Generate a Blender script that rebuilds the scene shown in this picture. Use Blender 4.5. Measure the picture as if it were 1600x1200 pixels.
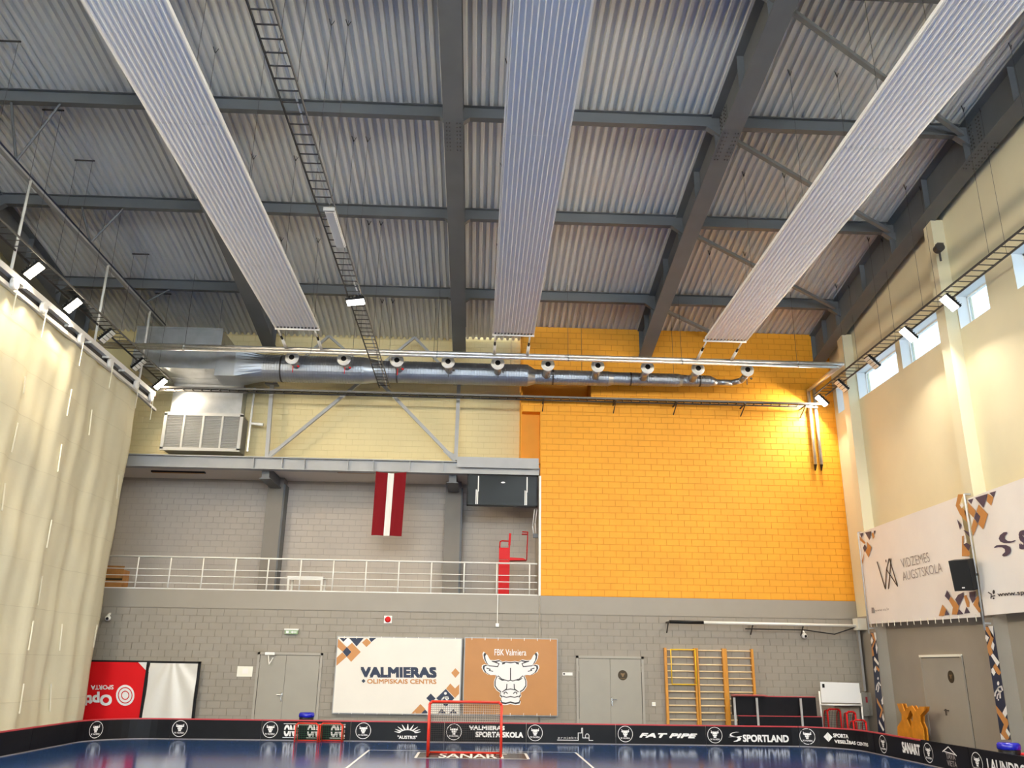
import bpy, bmesh, math, random, bisect
from mathutils import Vector, Matrix
random.seed(7)
for _o in list(bpy.data.objects): bpy.data.objects.remove(_o)
SC = bpy.context.scene
COL = SC.collection
PI = math.pi

# ------------------------------------------------------------------ camera
FPX, CH = 1336.6, 1.95                       # focal length in pixels of a 1600 px wide frame, eye height
YAW, PITCH, ROLL = math.radians(2.088), math.radians(18.269), math.radians(.858)
_f = Vector((math.sin(YAW)*math.cos(PITCH), math.cos(YAW)*math.cos(PITCH), math.sin(PITCH)))
_r0 = Vector((math.cos(YAW), -math.sin(YAW), 0)); _u0 = _r0.cross(_f)
CR = math.cos(ROLL)*_r0 + math.sin(ROLL)*_u0
CU = -math.sin(ROLL)*_r0 + math.cos(ROLL)*_u0
CF = _f
cam = bpy.data.objects.new('camera', bpy.data.cameras.new('camera')); COL.objects.link(cam)
cam.data.sensor_width = 36; cam.data.lens = 36*FPX/1600; cam.data.clip_end = 300
cam.matrix_world = Matrix(((CR.x, CU.x, -CF.x, 0), (CR.y, CU.y, -CF.y, 0), (CR.z, CU.z, -CF.z, CH), (0, 0, 0, 1)))
SC.camera = cam
# ------------------------------------------------------------------ daylight and exposure
world = bpy.data.worlds.new('overcast'); SC.world = world; world.use_nodes = True
_bg = world.node_tree.nodes['Background']; _bg.inputs[0].default_value = (.90, .96, 1, 1); _bg.inputs[1].default_value = 21.5
SC.view_settings.view_transform = 'Standard'; SC.view_settings.look = 'None'
SC.view_settings.gamma = 1; SC.view_settings.use_curve_mapping = False
SC.view_settings.exposure = 0.0
SC.cycles.caustics_reflective = False
LAMP, GLOW, SPREAD = 290.0, 40.0, 160        # watts of a floodlight, radiance of its modules, beam angle

# where a line of sight through pixel (x, y) meets a plane of the hall
def ray(x, y): return CR*((x-800)/FPX) - CU*((y-600)/FPX) + CF
def at_y(x, y, Y): d = ray(x, y); d = d*(Y/d.y); return Vector((d.x, Y, d.z+CH))
def at_x(x, y, X): d = ray(x, y); d = d*(X/d.x); return Vector((X, d.y, d.z+CH))
def at_z(x, y, Z): d = ray(x, y); d = d*((Z-CH)/d.z); return Vector((d.x, d.y, Z))
def project(p):
    c = Vector(p)-Vector((0, 0, CH)); z = c.dot(CF)
    return 800+FPX*c.dot(CR)/z, 600-FPX*c.dot(CU)/z

# ------------------------------------------------------------------ materials
def lin(h):
    h = h.lstrip('#'); o = []
    for i in (0, 2, 4):
        c = int(h[i:i+2], 16)/255; o.append(c/12.92 if c <= .04045 else ((c+.055)/1.055)**2.4)
    return o
MATS = {}
def mat(name, col, rough=.6, metal=0., var=0., vscale=4., bump=0., bscale=30., spec=.5, stretch=(1, 1, 1)):
    if name in MATS: return MATS[name]
    m = bpy.data.materials.new(name); m.use_nodes = True; MATS[name] = m
    nt = m.node_tree; b = nt.nodes['Principled BSDF']
    c = lin(col) if isinstance(col, str) else list(col)
    b.inputs['Base Color'].default_value = (*c, 1); b.inputs['Roughness'].default_value = rough
    b.inputs['Metallic'].default_value = metal; b.inputs['Specular IOR Level'].default_value = spec
    if var or bump:
        g = nt.nodes.new('ShaderNodeNewGeometry'); mp = nt.nodes.new('ShaderNodeMapping'); mp.inputs['Scale'].default_value = stretch
        nt.links.new(g.outputs['Position'], mp.inputs['Vector'])
    if var:
        n = nt.nodes.new('ShaderNodeTexNoise'); n.inputs['Scale'].default_value = vscale; n.inputs['Detail'].default_value = 4
        r = nt.nodes.new('ShaderNodeValToRGB')
        r.color_ramp.elements[0].position = .3; r.color_ramp.elements[1].position = .7
        r.color_ramp.elements[0].color = (*[max(0, x*(1-var)) for x in c], 1)
        r.color_ramp.elements[1].color = (*[min(1, x*(1+var)) for x in c], 1)
        nt.links.new(mp.outputs[0], n.inputs['Vector']); nt.links.new(n.outputs['Fac'], r.inputs[0]); nt.links.new(r.outputs[0], b.inputs['Base Color'])
    if bump:
        n = nt.nodes.new('ShaderNodeTexNoise'); n.inputs['Scale'].default_value = bscale; n.inputs['Detail'].default_value = 3
        bp = nt.nodes.new('ShaderNodeBump'); bp.inputs['Strength'].default_value = bump; bp.inputs['Distance'].default_value = .02
        nt.links.new(mp.outputs[0], n.inputs['Vector']); nt.links.new(n.outputs['Fac'], bp.inputs['Height']); nt.links.new(bp.outputs[0], b.inputs['Normal'])
    return m
def emit(name, col, s):
    m = bpy.data.materials.new(name); m.use_nodes = True; MATS[name] = m
    b = m.node_tree.nodes['Principled BSDF']; b.inputs['Base Color'].default_value = (*col, 1)
    b.inputs['Emission Color'].default_value = (*col, 1); b.inputs['Emission Strength'].default_value = s
    return m
def glass(name, tint, gl=.06):
    m = bpy.data.materials.new(name); m.use_nodes = True; nt = m.node_tree; nt.nodes.clear()
    o = nt.nodes.new('ShaderNodeOutputMaterial'); a = nt.nodes.new('ShaderNodeBsdfTransparent'); a.inputs[0].default_value = (*tint, 1)
    g = nt.nodes.new('ShaderNodeBsdfGlossy'); g.inputs['Roughness'].default_value = .05
    x = nt.nodes.new('ShaderNodeMixShader'); x.inputs[0].default_value = gl
    nt.links.new(a.outputs[0], x.inputs[1]); nt.links.new(g.outputs[0], x.inputs[2]); nt.links.new(x.outputs[0], o.inputs[0])
    MATS[name] = m; return m

mat('orange_paint', (.84, .36, .016), .6, var=.05, vscale=1.2, bump=.12, bscale=60)
mat('orange_joint', (.66, .26, .010), .8)
mat('yellow_paint', (.80, .67, .36), .6, var=.04, vscale=.7, bump=.08, bscale=50)
mat('cream_paint', (.75, .68, .47), .6, var=.04, vscale=.7, bump=.08, bscale=50)
mat('yellow_joint', (.70, .57, .28), .7)
mat('grey_paint', (.31, .275, .225), .55, var=.05, vscale=1.1, bump=.12, bscale=55)
mat('grey_joint', (.255, .222, .18), .7)
mat('gallery_paint', (.52, .455, .385), .6, var=.05, vscale=1., bump=.1, bscale=55)
mat('gallery_joint', (.42, .365, .31), .7)
mat('fascia_paint', (.32, .285, .235), .5, var=.03, vscale=1.5)
mat('column_paint', (.25, .22, .185), .6, var=.04, vscale=2)
mat('grille_white', (.50, .49, .46), .5)
mat('emblem_bronze', (.22, .13, .05), .5)
mat('gallery_ceiling', (.74, .67, .60), .7)
mat('steel_grey', (.125, .13, .135), .5, var=.08, vscale=1.5)
mat('steel_mid', (.20, .20, .195), .5, var=.06, vscale=2)
mat('steel_light', (.40, .40, .395), .45, var=.06, vscale=2)
mat('deck_metal', (.69, .675, .64), .42, var=.06, vscale=.8, stretch=(1, .15, 1))
mat('panel_white', (.93, .93, .93), .4)
mat('panel_edge', (.90, .90, .88), .4)
mat('galvanised', (.46, .47, .475), .38, metal=.85, var=.10, vscale=3)
mat('galvanised_duct', (.42, .44, .47), .40, metal=.9, var=.08, vscale=2)
mat('insulation_foil', (.80, .80, .80), .32, metal=.85, var=.1, vscale=8, bump=.5, bscale=40)
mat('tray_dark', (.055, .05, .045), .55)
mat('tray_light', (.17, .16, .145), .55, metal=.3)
mat('white_paint', (.82, .80, .74), .45)
mat('white_plastic', (.85, .84, .80), .4)
mat('black_plastic', (.008, .008, .009), .45, spec=.25)
mat('black_matte', (.006, .006, .006), .8)
mat('board_black', (.006, .006, .008), .45, var=.2, vscale=3, spec=.22)
mat('print_white', (.85, .84, .82), .5)
mat('print_navy', (.014, .024, .060), .5)
mat('print_navy_faded', (.070, .055, .10), .5)
mat('print_brown', (.56, .25, .075), .5)
mat('print_dark', (.03, .028, .03), .5)
mat('print_grey', (.30, .27, .26), .5)
mat('banner_white', (.80, .755, .67), .5, var=.03, vscale=1, bump=.35, bscale=1.8)
mat('banner_cream', (.88, .84, .79), .5, var=.03, vscale=1, bump=.5, bscale=1.5)
mat('banner_brown', (.50, .225, .066), .5, var=.05, vscale=1.3, bump=.3, bscale=2.2)
mat('red_paint', (.60, .010, .010), .45, spec=.2)
mat('red_vinyl', (.72, .006, .010), .45, spec=.25, bump=.8, bscale=2.2)
mat('silver_vinyl', (.72, .70, .64), .35, bump=.9, bscale=1.6)
mat('red_cap', (.50, .05, .06), .4)
mat('goal_red', (.70, .03, .012), .35)
mat('net_dark', (.05, .04, .035), .8)
mat('net_cream', (.62, .50, .40), .8)
mat('net_green', (.01, .085, .025), .8)
mat('floor_blue', (.007, .046, .165), .13, var=.12, vscale=.5, spec=.4)
mat('line_white', (.85, .85, .82), .25)
mat('print_floor_black', (.012, .012, .014), .25)
mat('curtain_cloth', (.68, .63, .445), .62, var=.05, vscale=.6, bump=.35, bscale=2.5)
mat('curtain_seam', (.59, .54, .375), .7)
mat('cord_white', (.86, .82, .66), .5)
mat('pine', (.62, .27, .03), .4, var=.15, vscale=6, stretch=(6, 6, .6))
mat('pine_light', (.80, .62, .36), .4, var=.08, vscale=6)
mat('plywood_orange', (.68, .26, .015), .4, var=.15, vscale=5)
mat('yellow_metal', (.85, .55, .01), .35)
mat('door_grey', (.34, .315, .262), .45, var=.03, vscale=2)
mat('door_frame', (.37, .34, .29), .45)
mat('door_gap', (.05, .045, .04), .8)
mat('chrome', (.55, .55, .55), .25, metal=1)
mat('flag_red', (.19, .009, .013), .8, bump=.3, bscale=6, spec=.1)
mat('flag_white', (.74, .73, .68), .7, bump=.3, bscale=6)
mat('screen_black', (.02, .022, .02), .12, spec=.35)
mat('cardboard', (.45, .20, .05), .7, var=.15, vscale=5)
mat('tub_blue', (.01, .015, .42), .25)
mat('chair_red', (.72, .015, .03), .3)
mat('green_sign', (.30, .42, .24), .4)
mat('bronze', (.05, .034, .014), .35, metal=.4)
mat('paper_white', (.86, .84, .72), .6)
mat('reveal_white', (.80, .82, .84), .5)
emit('led_on', (1, .90, .70), GLOW)
emit('led_on_cool', (1, .95, .86), GLOW)
mat('led_off', (.80, .78, .72), .3)
glass('window_glass', (.92, .96, 1))
glass('dimming_glass', (.25, .283, .302), .04)  # clear glass with a tint added to dim the strong daylight

# ------------------------------------------------------------------ mesh helpers
class MB:
    def __init__(s): s.v = []; s.f = []
    def add(s, vs, fs):
        n = len(s.v); s.v += [Vector(p) for p in vs]; s.f += [tuple(i+n for i in f) for f in fs]; return s
    def box(s, x0, x1, y0, y1, z0, z1):
        return s.add([(x0, y0, z0), (x1, y0, z0), (x1, y1, z0), (x0, y1, z0), (x0, y0, z1), (x1, y0, z1), (x1, y1, z1), (x0, y1, z1)],
                     [(0, 3, 2, 1), (4, 5, 6, 7), (0, 1, 5, 4), (1, 2, 6, 5), (2, 3, 7, 6), (3, 0, 4, 7)])
    def obox(s, c, a, b, d):          # centre and three half-axes
        c = Vector(c); a = Vector(a); b = Vector(b); d = Vector(d)
        return s.add([c-a-b-d, c+a-b-d, c+a+b-d, c-a+b-d, c-a-b+d, c+a-b+d, c+a+b+d, c-a+b+d],
                     [(0, 3, 2, 1), (4, 5, 6, 7), (0, 1, 5, 4), (1, 2, 6, 5), (2, 3, 7, 6), (3, 0, 4, 7)])
    def bar(s, p, q, w, h, up=(0, 0, 1)):
        p = Vector(p); q = Vector(q); d = (q-p).normalized(); u = Vector(up)
        if abs(d.dot(u)) > .95: u = Vector((0, 1, 0))
        r = d.cross(u).normalized(); u = r.cross(d)
        return s.obox((p+q)/2, (q-p)/2, r*w/2, u*h/2)
    def tube(s, p, q, r, n=8, r2=None, cap=True):
        p = Vector(p); q = Vector(q); r2 = r if r2 is None else r2; d = (q-p).normalized()
        u = Vector((0, 0, 1)) if abs(d.z) < .9 else Vector((1, 0, 0)); a = d.cross(u).normalized(); b = d.cross(a)
        vs = [p+(a*math.cos(2*PI*i/n)+b*math.sin(2*PI*i/n))*r for i in range(n)]+[q+(a*math.cos(2*PI*i/n)+b*math.sin(2*PI*i/n))*r2 for i in range(n)]
        fs = [(i, (i+1) % n, n+(i+1) % n, n+i) for i in range(n)]
        if cap: fs += [tuple(range(n-1, -1, -1)), tuple(range(n, 2*n))]
        return s.add(vs, fs)
    def path(s, pts, r, n=8):
        for i in range(len(pts)-1): s.tube(pts[i], pts[i+1], r, n)
        for p in pts[1:-1]: s.ball(p, r*1.02, n, 4)
        return s
    def ball(s, c, r, n=8, m=5, sz=1):
        c = Vector(c); vs = []; fs = []
        for j in range(m+1):
            t = PI*j/m
            for i in range(n): vs.append(c+Vector((r*math.sin(t)*math.cos(2*PI*i/n), r*math.sin(t)*math.sin(2*PI*i/n), r*sz*math.cos(t))))
        for j in range(m):
            for i in range(n): fs.append((j*n+i, (j+1)*n+i, (j+1)*n+(i+1) % n, j*n+(i+1) % n))
        return s.add(vs, fs)
    def lathe(s, c, axis, prof, n=16):    # prof: (t along axis, radius)
        c = Vector(c); d = Vector(axis).normalized(); u = Vector((0, 0, 1)) if abs(d.z) < .9 else Vector((1, 0, 0))
        a = d.cross(u).normalized(); b = d.cross(a); vs = []; fs = []
        for t, r in prof: vs += [c+d*t+(a*math.cos(2*PI*i/n)+b*math.sin(2*PI*i/n))*r for i in range(n)]
        for j in range(len(prof)-1): fs += [(j*n+i, j*n+(i+1) % n, (j+1)*n+(i+1) % n, (j+1)*n+i) for i in range(n)]
        fs += [tuple(range(n-1, -1, -1)), tuple(range((len(prof)-1)*n, len(prof)*n))]
        return s.add(vs, fs)
    def poly(s, pts): return s.add(pts, [tuple(range(len(pts)))])
    def extr(s, pts, vec):
        n = len(pts); vec = Vector(vec); pts = [Vector(p) for p in pts]
        return s.add(pts+[p+vec for p in pts], [tuple(range(n)), tuple(range(2*n-1, n-1, -1))]+[(i, n+i, n+(i+1) % n, (i+1) % n) for i in range(n)])
    def sheet(s, fn, nu, nv):             # open grid from fn(i, j)
        return s.add([fn(i, j) for j in range(nv+1) for i in range(nu+1)],
                     [(j*(nu+1)+i, j*(nu+1)+i+1, (j+1)*(nu+1)+i+1, (j+1)*(nu+1)+i) for j in range(nv) for i in range(nu)])

ROOT = {}
def org(o): return ROOT.get(o.name, Vector((0, 0, 0))) if o else None
def link(name, me, parent, loc=(0, 0, 0)):
    o = bpy.data.objects.new(name, me); COL.objects.link(o)
    if parent is not None: o.parent = parent; ROOT[o.name] = org(parent)
    else: o.location = loc; ROOT[o.name] = Vector(loc)
    return o
def make(name, mb, m, parent=None, loc=None, smooth=False, fix=True):
    """mesh given in hall coordinates -> object (child of parent, or top-level at loc)"""
    if parent is not None: o0 = org(parent)
    else:
        if loc is None:
            xs = [p.x for p in mb.v]; ys = [p.y for p in mb.v]; zs = [p.z for p in mb.v]
            loc = ((min(xs)+max(xs))/2, (min(ys)+max(ys))/2, min(zs))
        o0 = Vector(loc)
    me = bpy.data.meshes.new(name); me.from_pydata([p-o0 for p in mb.v], [], mb.f)
    if fix:
        b = bmesh.new(); b.from_mesh(me); bmesh.ops.recalc_face_normals(b, faces=b.faces); b.to_mesh(me); b.free()
    if smooth:
        for p in me.polygons: p.use_smooth = True
    me.materials.append(MATS[m]); me.update()
    return link(name, me, parent, o0)
def tag(o, label, cat, group=None, kind=None):
    o['label'] = label; o['category'] = cat
    if group: o['group'] = group
    if kind: o['kind'] = kind
    return o
def thing(name, label, cat, loc, group=None):
    o = bpy.data.objects.new(name, None); COL.objects.link(o); o.empty_display_size = .2
    o.location = loc; ROOT[o.name] = Vector(loc); return tag(o, label, cat, group)
def struct(name, mb, m, label=None, cat=None, loc=(0, 0, 0)):
    o = make(name, mb, m, None, loc); o['kind'] = 'structure'
    if label: o['label'] = label; o['category'] = cat or name.split('_')[0]
    return o
def share(name, me, parent, loc):         # shared mesh data, loc in hall coordinates
    o = bpy.data.objects.new(name, me); COL.objects.link(o); o.parent = parent; o.location = Vector(loc)-org(parent); ROOT[o.name] = Vector(loc); return o
def B(*a): return MB().box(*a)

# lettering: the outline of a text is mapped from its unit box by fn(u, v)
def text_mesh(body, bold=0., shear=0., space=1.):
    c = bpy.data.curves.new('lettering', 'FONT'); c.body = body; c.offset = bold; c.shear = shear; c.space_character = space; c.resolution_u = 3
    o = bpy.data.objects.new('lettering', c); me = o.to_mesh()
    vs = [v.co.copy() for v in me.vertices]; fs = [tuple(p.vertices) for p in me.polygons]
    o.to_mesh_clear(); bpy.data.objects.remove(o); bpy.data.curves.remove(c)
    x0 = min(v.x for v in vs); x1 = max(v.x for v in vs); y0 = min(v.y for v in vs); y1 = max(v.y for v in vs)
    return [((v.x-x0)/(x1-x0), (v.y-y0)/(y1-y0)) for v in vs], fs
def lettering(body, fn, m, parent, bold=0., shear=0., name='lettering', space=1.):
    vs, fs = text_mesh(body, min(bold, 0), shear, space); mb = MB(); e = max(0, bold)/max(1, len(body)*.6)
    w_, h_ = (fn(.6, .5)-fn(.4, .5)).length, (fn(.5, .6)-fn(.5, .4)).length; g = min(.09, e*w_/h_)
    nn = (fn(.51, .5)-fn(.5, .5)).cross(fn(.5, .51)-fn(.5, .5)).normalized()
    for i, (k, l) in enumerate(((0, 0),) if e == 0 else ((0, 0), (-1, -1), (1, 1), (-1, 1), (1, -1))):
        mb.add([fn(u*(1-2*e)+e+k*e, v*(1-2*g)+g+l*g)+nn*(.0007*i) for u, v in vs], fs)
    o = make(name, mb, m, parent, fix=False); o['label'] = 'printed lettering ' + body if len(body) > 3 else 'printed letters ' + body
    return o
def para(LL, LR, UL): LL, LR, UL = Vector(LL), Vector(LR), Vector(UL); return lambda u, v: LL+(LR-LL)*u+(UL-LL)*v
def decal(name, polys, fn, m, parent, split=False):
    if split:
        for p in polys: o = make(name, MB().poly([fn(*q) for q in p]), m, parent, fix=False)
        return o
    mb = MB()
    for p in polys: mb.poly([fn(*q) for q in p])
    return make(name, mb, m, parent, fix=False)
def stroke(pts, w):                      # polyline -> list of quads in 2-D
    out = []
    for a, b in zip(pts[:-1], pts[1:]):
        dx, dy = b[0]-a[0], b[1]-a[1]; l = math.hypot(dx, dy) or 1; nx, ny = -dy/l*w/2, dx/l*w/2; ex, ey = dx/l*w*.3, dy/l*w*.3
        out.append([(a[0]+nx-ex, a[1]+ny-ey), (b[0]+nx+ex, b[1]+ny+ey), (b[0]-nx+ex, b[1]-ny+ey), (a[0]-nx-ex, a[1]-ny-ey)])
    return out
def ring2(cx, cy, ro, ri, n=28):
    return [[(cx+ro*math.cos(2*PI*i/n), cy+ro*math.sin(2*PI*i/n)), (cx+ro*math.cos(2*PI*(i+1)/n), cy+ro*math.sin(2*PI*(i+1)/n)),
             (cx+ri*math.cos(2*PI*(i+1)/n), cy+ri*math.sin(2*PI*(i+1)/n)), (cx+ri*math.cos(2*PI*i/n), cy+ri*math.sin(2*PI*i/n))] for i in range(n)]
def disc2(cx, cy, r, n=20, ry=None): return [(cx+r*math.cos(2*PI*i/n), cy+(ry or r)*math.sin(2*PI*i/n)) for i in range(n)]
# pixel frames of enlarged views: (x0, y0, scale)
def onback(x0, y0, s, Y): return lambda x, y: at_y(x0+x/s, y0+y/s, Y)
def onright(x0, y0, s, X): return lambda x, y: at_x(x0+x/s, y0+y/s, X)

# ------------------------------------------------------------------ hall dimensions
XL, XR, YB = -13.7, 11.81, 27.0          # side walls and face of the end wall
YU, YG = 28.0, 29.4                      # set-back upper wall, rear wall of the gallery
REAR = -14.0
def zb(Y): return 14.0-.0041*(Y-4.3)**2  # underside of the curved main beams
def zd(Y): return zb(Y)+1.05             # underside of the roof deck
BEAMS = [-13.3, -7.1, -.8, 5.45, 11.4]
PURL = [13.15, 17.05, 20.95, 24.9]

# ------------------------------------------------------------------ block walls
def blocks(parent, x0, x1, z0, z1, Y, m, hide=(), n=300, L=.4, Hh=.2, proud=.012, gap=.013):
    full, cut = [], []
    rows = int(round((z1-z0)/Hh))
    for r in range(rows):
        za = z0+r*Hh; zc = min(za+Hh, z1); xs = x0-(L/2 if r % 2 else 0)
        while xs < x1-.02:
            a, b = max(xs, x0), min(xs+L, x1); xs += L
            if b-a < .04: continue
            if any(a >= h[0] and b <= h[1] and za >= h[2] and zc <= h[3] for h in hide): continue
            (full if b-a > L-.001 and zc-za > Hh-.001 else cut).append((a, b, za, zc))
    full.sort(key=lambda q: (q[0]+L/2)**2+(q[2]-CH)**2)
    me = bpy.data.meshes.new('brick'); g = gap/2
    mb = B(-L/2+g, L/2-g, 0, proud+.01, g, Hh-g); me.from_pydata(mb.v, [], mb.f); me.materials.append(MATS[m])
    for a, b, za, zc in full[:n]: share('brick', me, parent, ((a+b)/2, Y, za))
    rest = MB()
    for a, b, za, zc in full[n:]+cut: rest.box(a+g, b-g, Y, Y+proud+.01, za+g, zc-g)
    if rest.v: o = make('bricks', rest, m, parent); o['kind'] = 'stuff'

# ------------------------------------------------------------------ floor
floor = struct('floor', B(XL, XR, REAR, YG, -.1, 0), 'floor_blue', 'glossy blue sports floor with white court lines', 'floor')
def fline(a, b, w, m='line_white', z=.003):
    a = Vector((*a, z)); b = Vector((*b, z)); d = (b-a).normalized(); n = Vector((-d.y, d.x, 0))*w/2
    make('court_line', MB().poly([a-n, b-n, b+n, a+n]), m, floor, fix=False)
GX0, GX1, GY = -2.50, 2.50, 22.30
fline((GX0, GY), (GX1, GY), .05); fline((GX0+.025, GY), (GX0+.025, 18.3), .05); fline((GX1-.025, GY), (GX1-.025, 18.3), .05); fline((GX0, 18.3), (GX1, 18.3), .05)
c0, c1 = at_z(649, 1184.5, 0), at_z(826, 1186.5, 0); c2 = at_z(655, 1177, 0)
ya, yb = (c0.y+c1.y)/2, c2.y+.25
make('goal_crease', MB().poly([(c0.x, ya, .002), (c1.x, ya, .002), (c1.x, yb, .002), (c0.x, yb, .002)]), 'print_floor_black', floor, fix=False)
for p, q in (((c0.x, ya), (c1.x, ya)), ((c0.x, yb), (c1.x, yb)), ((c0.x, ya), (c0.x, yb)), ((c1.x, ya), (c1.x, yb))): fline(p, q, .06, z=.004)
lettering('SANART', para((c0.x+.5, ya+.1, .004), (c1.x-.45, ya+.1, .004), (c0.x+.5, yb-.25, .004)), 'print_white', floor, .02)

# ------------------------------------------------------------------ end wall, lower grey part
wb = struct('wall_back', B(XL, XR+.3, YB+.012, YB+.3, 0, 3.7), 'grey_joint', 'lower grey painted block wall behind the rink', 'wall')
blocks(wb, -11.4, XR, .27, 3.47, YB, 'grey_paint', hide=[(-4.2, 2.4, .65, 2.65), (-6.5, -4.6, .2, 2.2), (3.1, 5.0, .2, 2.25)])
tr = struct('trim_1', B(XL, XR+.3, YB-.005, YB+.3, 3.49, 4.03), 'fascia_paint', 'smooth grey edge beam under the gallery and the orange wall', 'trim')
# orange wall
NX0, NX1, NZ0, NZ1 = 1.36, 3.62, 10.42, 11.25
wo = MB().box(1.94, XR+.3, YB+.012, YB+.3, 4.03, 9.95)
wo.box(1.32, XR+.3, YB+.012, YB+.3, 9.95, NZ0); wo.box(NX1, XR+.3, YB+.012, YB+.3, NZ0, NZ1); wo.box(1.32, NX0, YB+.012, YB+.9, NZ0, NZ1)
wo.box(1.32, XR+.3, YB+.012, YB+.3, NZ1, 12.95)
wo.box(1.32, NX1+.3, YB+.85, YB+.95, NZ0-.3, NZ1+.3); wo.box(NX0, NX1, YB+.3, YB+.9, NZ0-.05, NZ0); wo.box(NX0, NX1, YB+.3, YB+.9, NZ1, NZ1+.05); wo.box(NX1, NX1+.05, YB+.3, YB+.9, NZ0, NZ1)
wor = struct('wall_back_orange', wo, 'orange_joint', 'bright orange painted block wall above the grey wall', 'wall')
blocks(wor, 1.94, XR, 4.04, 9.95, YB, 'orange_paint')
upper = MB(); r = 0; z = 9.95
while z < 12.9:
    x = 1.34-(.2 if r % 2 else 0)
    while x < XR:
        a, b = max(x, 1.32), min(x+.4, XR); x += .4
        inn = z+.2 > NZ0 and z < NZ1
        if inn and b <= NX1+.02: continue
        if inn and a < NX1: a = NX1
        if b-a > .04: upper.box(a+.008, b-.008, YB, YB+.02, z+.008, min(z+.192, 12.94))
    z += .2; r += 1
o = make('bricks', upper, 'orange_paint', wor); o['kind'] = 'stuff'
make('niche_lining', MB().box(NX0+.01, NX1-.01, YB+.83, YB+.85, NZ0, NZ1).box(NX0, NX1, YB, YB+.83, NZ0-.012, NZ0+.008), 'orange_paint', wor)
make('recess_back', B(1.32, 1.96, YB+.35, YB+.45, 7.9, 9.97), 'orange_paint', wor)
make('recess_side', MB().box(1.93, 1.955, YB, YB+.4, 8.2, 9.95).box(1.32, 1.95, YB, YB+.4, 9.93, 9.955).box(1.30, 1.325, YB, YU, 8.15, 12.9), 'orange_paint', wor)
# gallery
struct('floor_gallery', B(XL, 1.94, YB, YG, 3.85, 4.03), 'fascia_paint', 'grey concrete floor of the spectator gallery', 'floor')
struct('ceiling_gallery', B(XL, 1.94, YB+.25, YG, 7.92, 8.1), 'gallery_ceiling', 'plain grey ceiling over the spectator gallery', 'ceiling')
wg = struct('wall_gallery', B(XL, 2.2, YG+.012, YG+.3, 3.9, 8.1), 'gallery_joint', 'grey block rear wall of the spectator gallery', 'wall')
blocks(wg, -12.2, 1.94, 4.03, 7.93, YG, 'gallery_paint')
struct('wall_gallery_end', B(1.965, 2.2, YB+.3, YG, 3.9, 8.1), 'gallery_paint', 'grey end wall closing the gallery beside the orange wall', 'wall')
struct('trim_2', B(1.90, 1.965, YB-.02, YB+.12, 4.03, 7.78), 'white_paint', 'white corner strip on the edge of the orange wall', 'trim')
# upper yellow wall
wu = struct('wall_upper', B(XL, 1.32, YU+.01, YU+.3, 8.1, 12.95), 'yellow_joint', 'pale yellow block wall above the gallery', 'wall')
blocks(wu, -11.9, 1.32, 8.1, 12.7, YU, 'yellow_paint', proud=.005, gap=.010)
# gallery columns with the cross beams that reach back to them
for gx, lab in ((-6.9, 'grey steel column on the gallery beside the white table'), (-.9, 'grey steel column on the gallery between flag and scoreboard')):
    t = thing('gallery_column', lab, 'column', (gx, 29.0, 4.03))
    make('shaft', B(gx-.25, gx+.28, 28.85, YG, 4.03, 7.92), 'column_paint', t)
    make('edge_angle', B(gx+.28, gx+.34, 28.86, YG+.02, 4.03, 7.7), 'steel_grey', t)
    make('cross_beam', B(gx-.10, gx+.14, YB+.3, 28.95, 7.58, 7.92), 'steel_grey', t)
    make('beam_flange', B(gx-.16, gx+.20, YB+.3, 28.95, 7.55, 7.58), 'steel_grey', t)
# lintel beam over the gallery opening
t = thing('lintel_beam', 'long light grey steel beam across the top of the gallery opening', 'beam', (-5.9, YB+.12, 7.8))
make('web', B(XL+.2, 1.9, YB+.1, YB+.13, 7.83, 8.17), 'steel_light', t)
make('bottom_flange', B(XL+.2, 1.9, YB-.03, YB+.27, 7.80, 7.83), 'steel_light', t)
make('top_flange', B(XL+.2, 1.9, YB-.03, YB+.27, 8.17, 8.2), 'steel_light', t)
make('closing_angle', B(XL+.2, 1.3, YB+.27, YU, 8.1, 8.16), 'steel_light', t)
make('side_channel', B(-.75, 1.88, YB-.06, YB-.03, 8.0, 8.34), 'steel_light', t)
for px in (395, 440, 475, 543, 583, 640, 692):
    x = at_y(px, 730, YB).x; make('stiffener', B(x-.012, x+.012, YB-.02, YB+.1, 7.83, 8.17), 'steel_light', t)
# bracing truss in front of the yellow wall
tz = lambda px, py: at_y(px, py, YB+.25)
P = {'l': tz(417, 716), 'r': tz(712, 720), 'lt': tz(425, 602), 'rt': tz(717, 600), 'n': tz(580, 583), 'pl': tz(514, 525), 'pr': tz(648, 527)}
t = thing('wall_truss', 'grey steel truss of posts and diagonals in front of the yellow wall', 'truss', (-3.9, YB+.25, 8.2))
for a, b, nm, w in (('l', 'lt', 'post', .12), ('r', 'rt', 'post', .12), ('l', 'n', 'diagonal', .1), ('r', 'n', 'diagonal', .1), ('lt', 'pl', 'diagonal', .08), ('pl', 'n', 'diagonal', .08), ('n', 'pr', 'diagonal', .08), ('pr', 'rt', 'diagonal', .08)):
    make(nm, MB().bar(P[a], P[b], w, w), 'steel_light', t)
for k in ('lt', 'rt'): make('cap_plate', B(P[k].x-.2, P[k].x+.2, YB+.1, YB+.4, P[k].z, P[k].z+.05), 'steel_grey', t)
for k, s in (('l', 1), ('r', -1)):
    p = P[k]; make('gusset', MB().extr([p+Vector((.06*s, -.03, -.05)), p+Vector((.42*s, -.03, .30)), p+Vector((.36*s, -.03, .38)), p+Vector((.06*s, -.03, .22))], (0, .03, 0)), 'steel_light', t)
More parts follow.
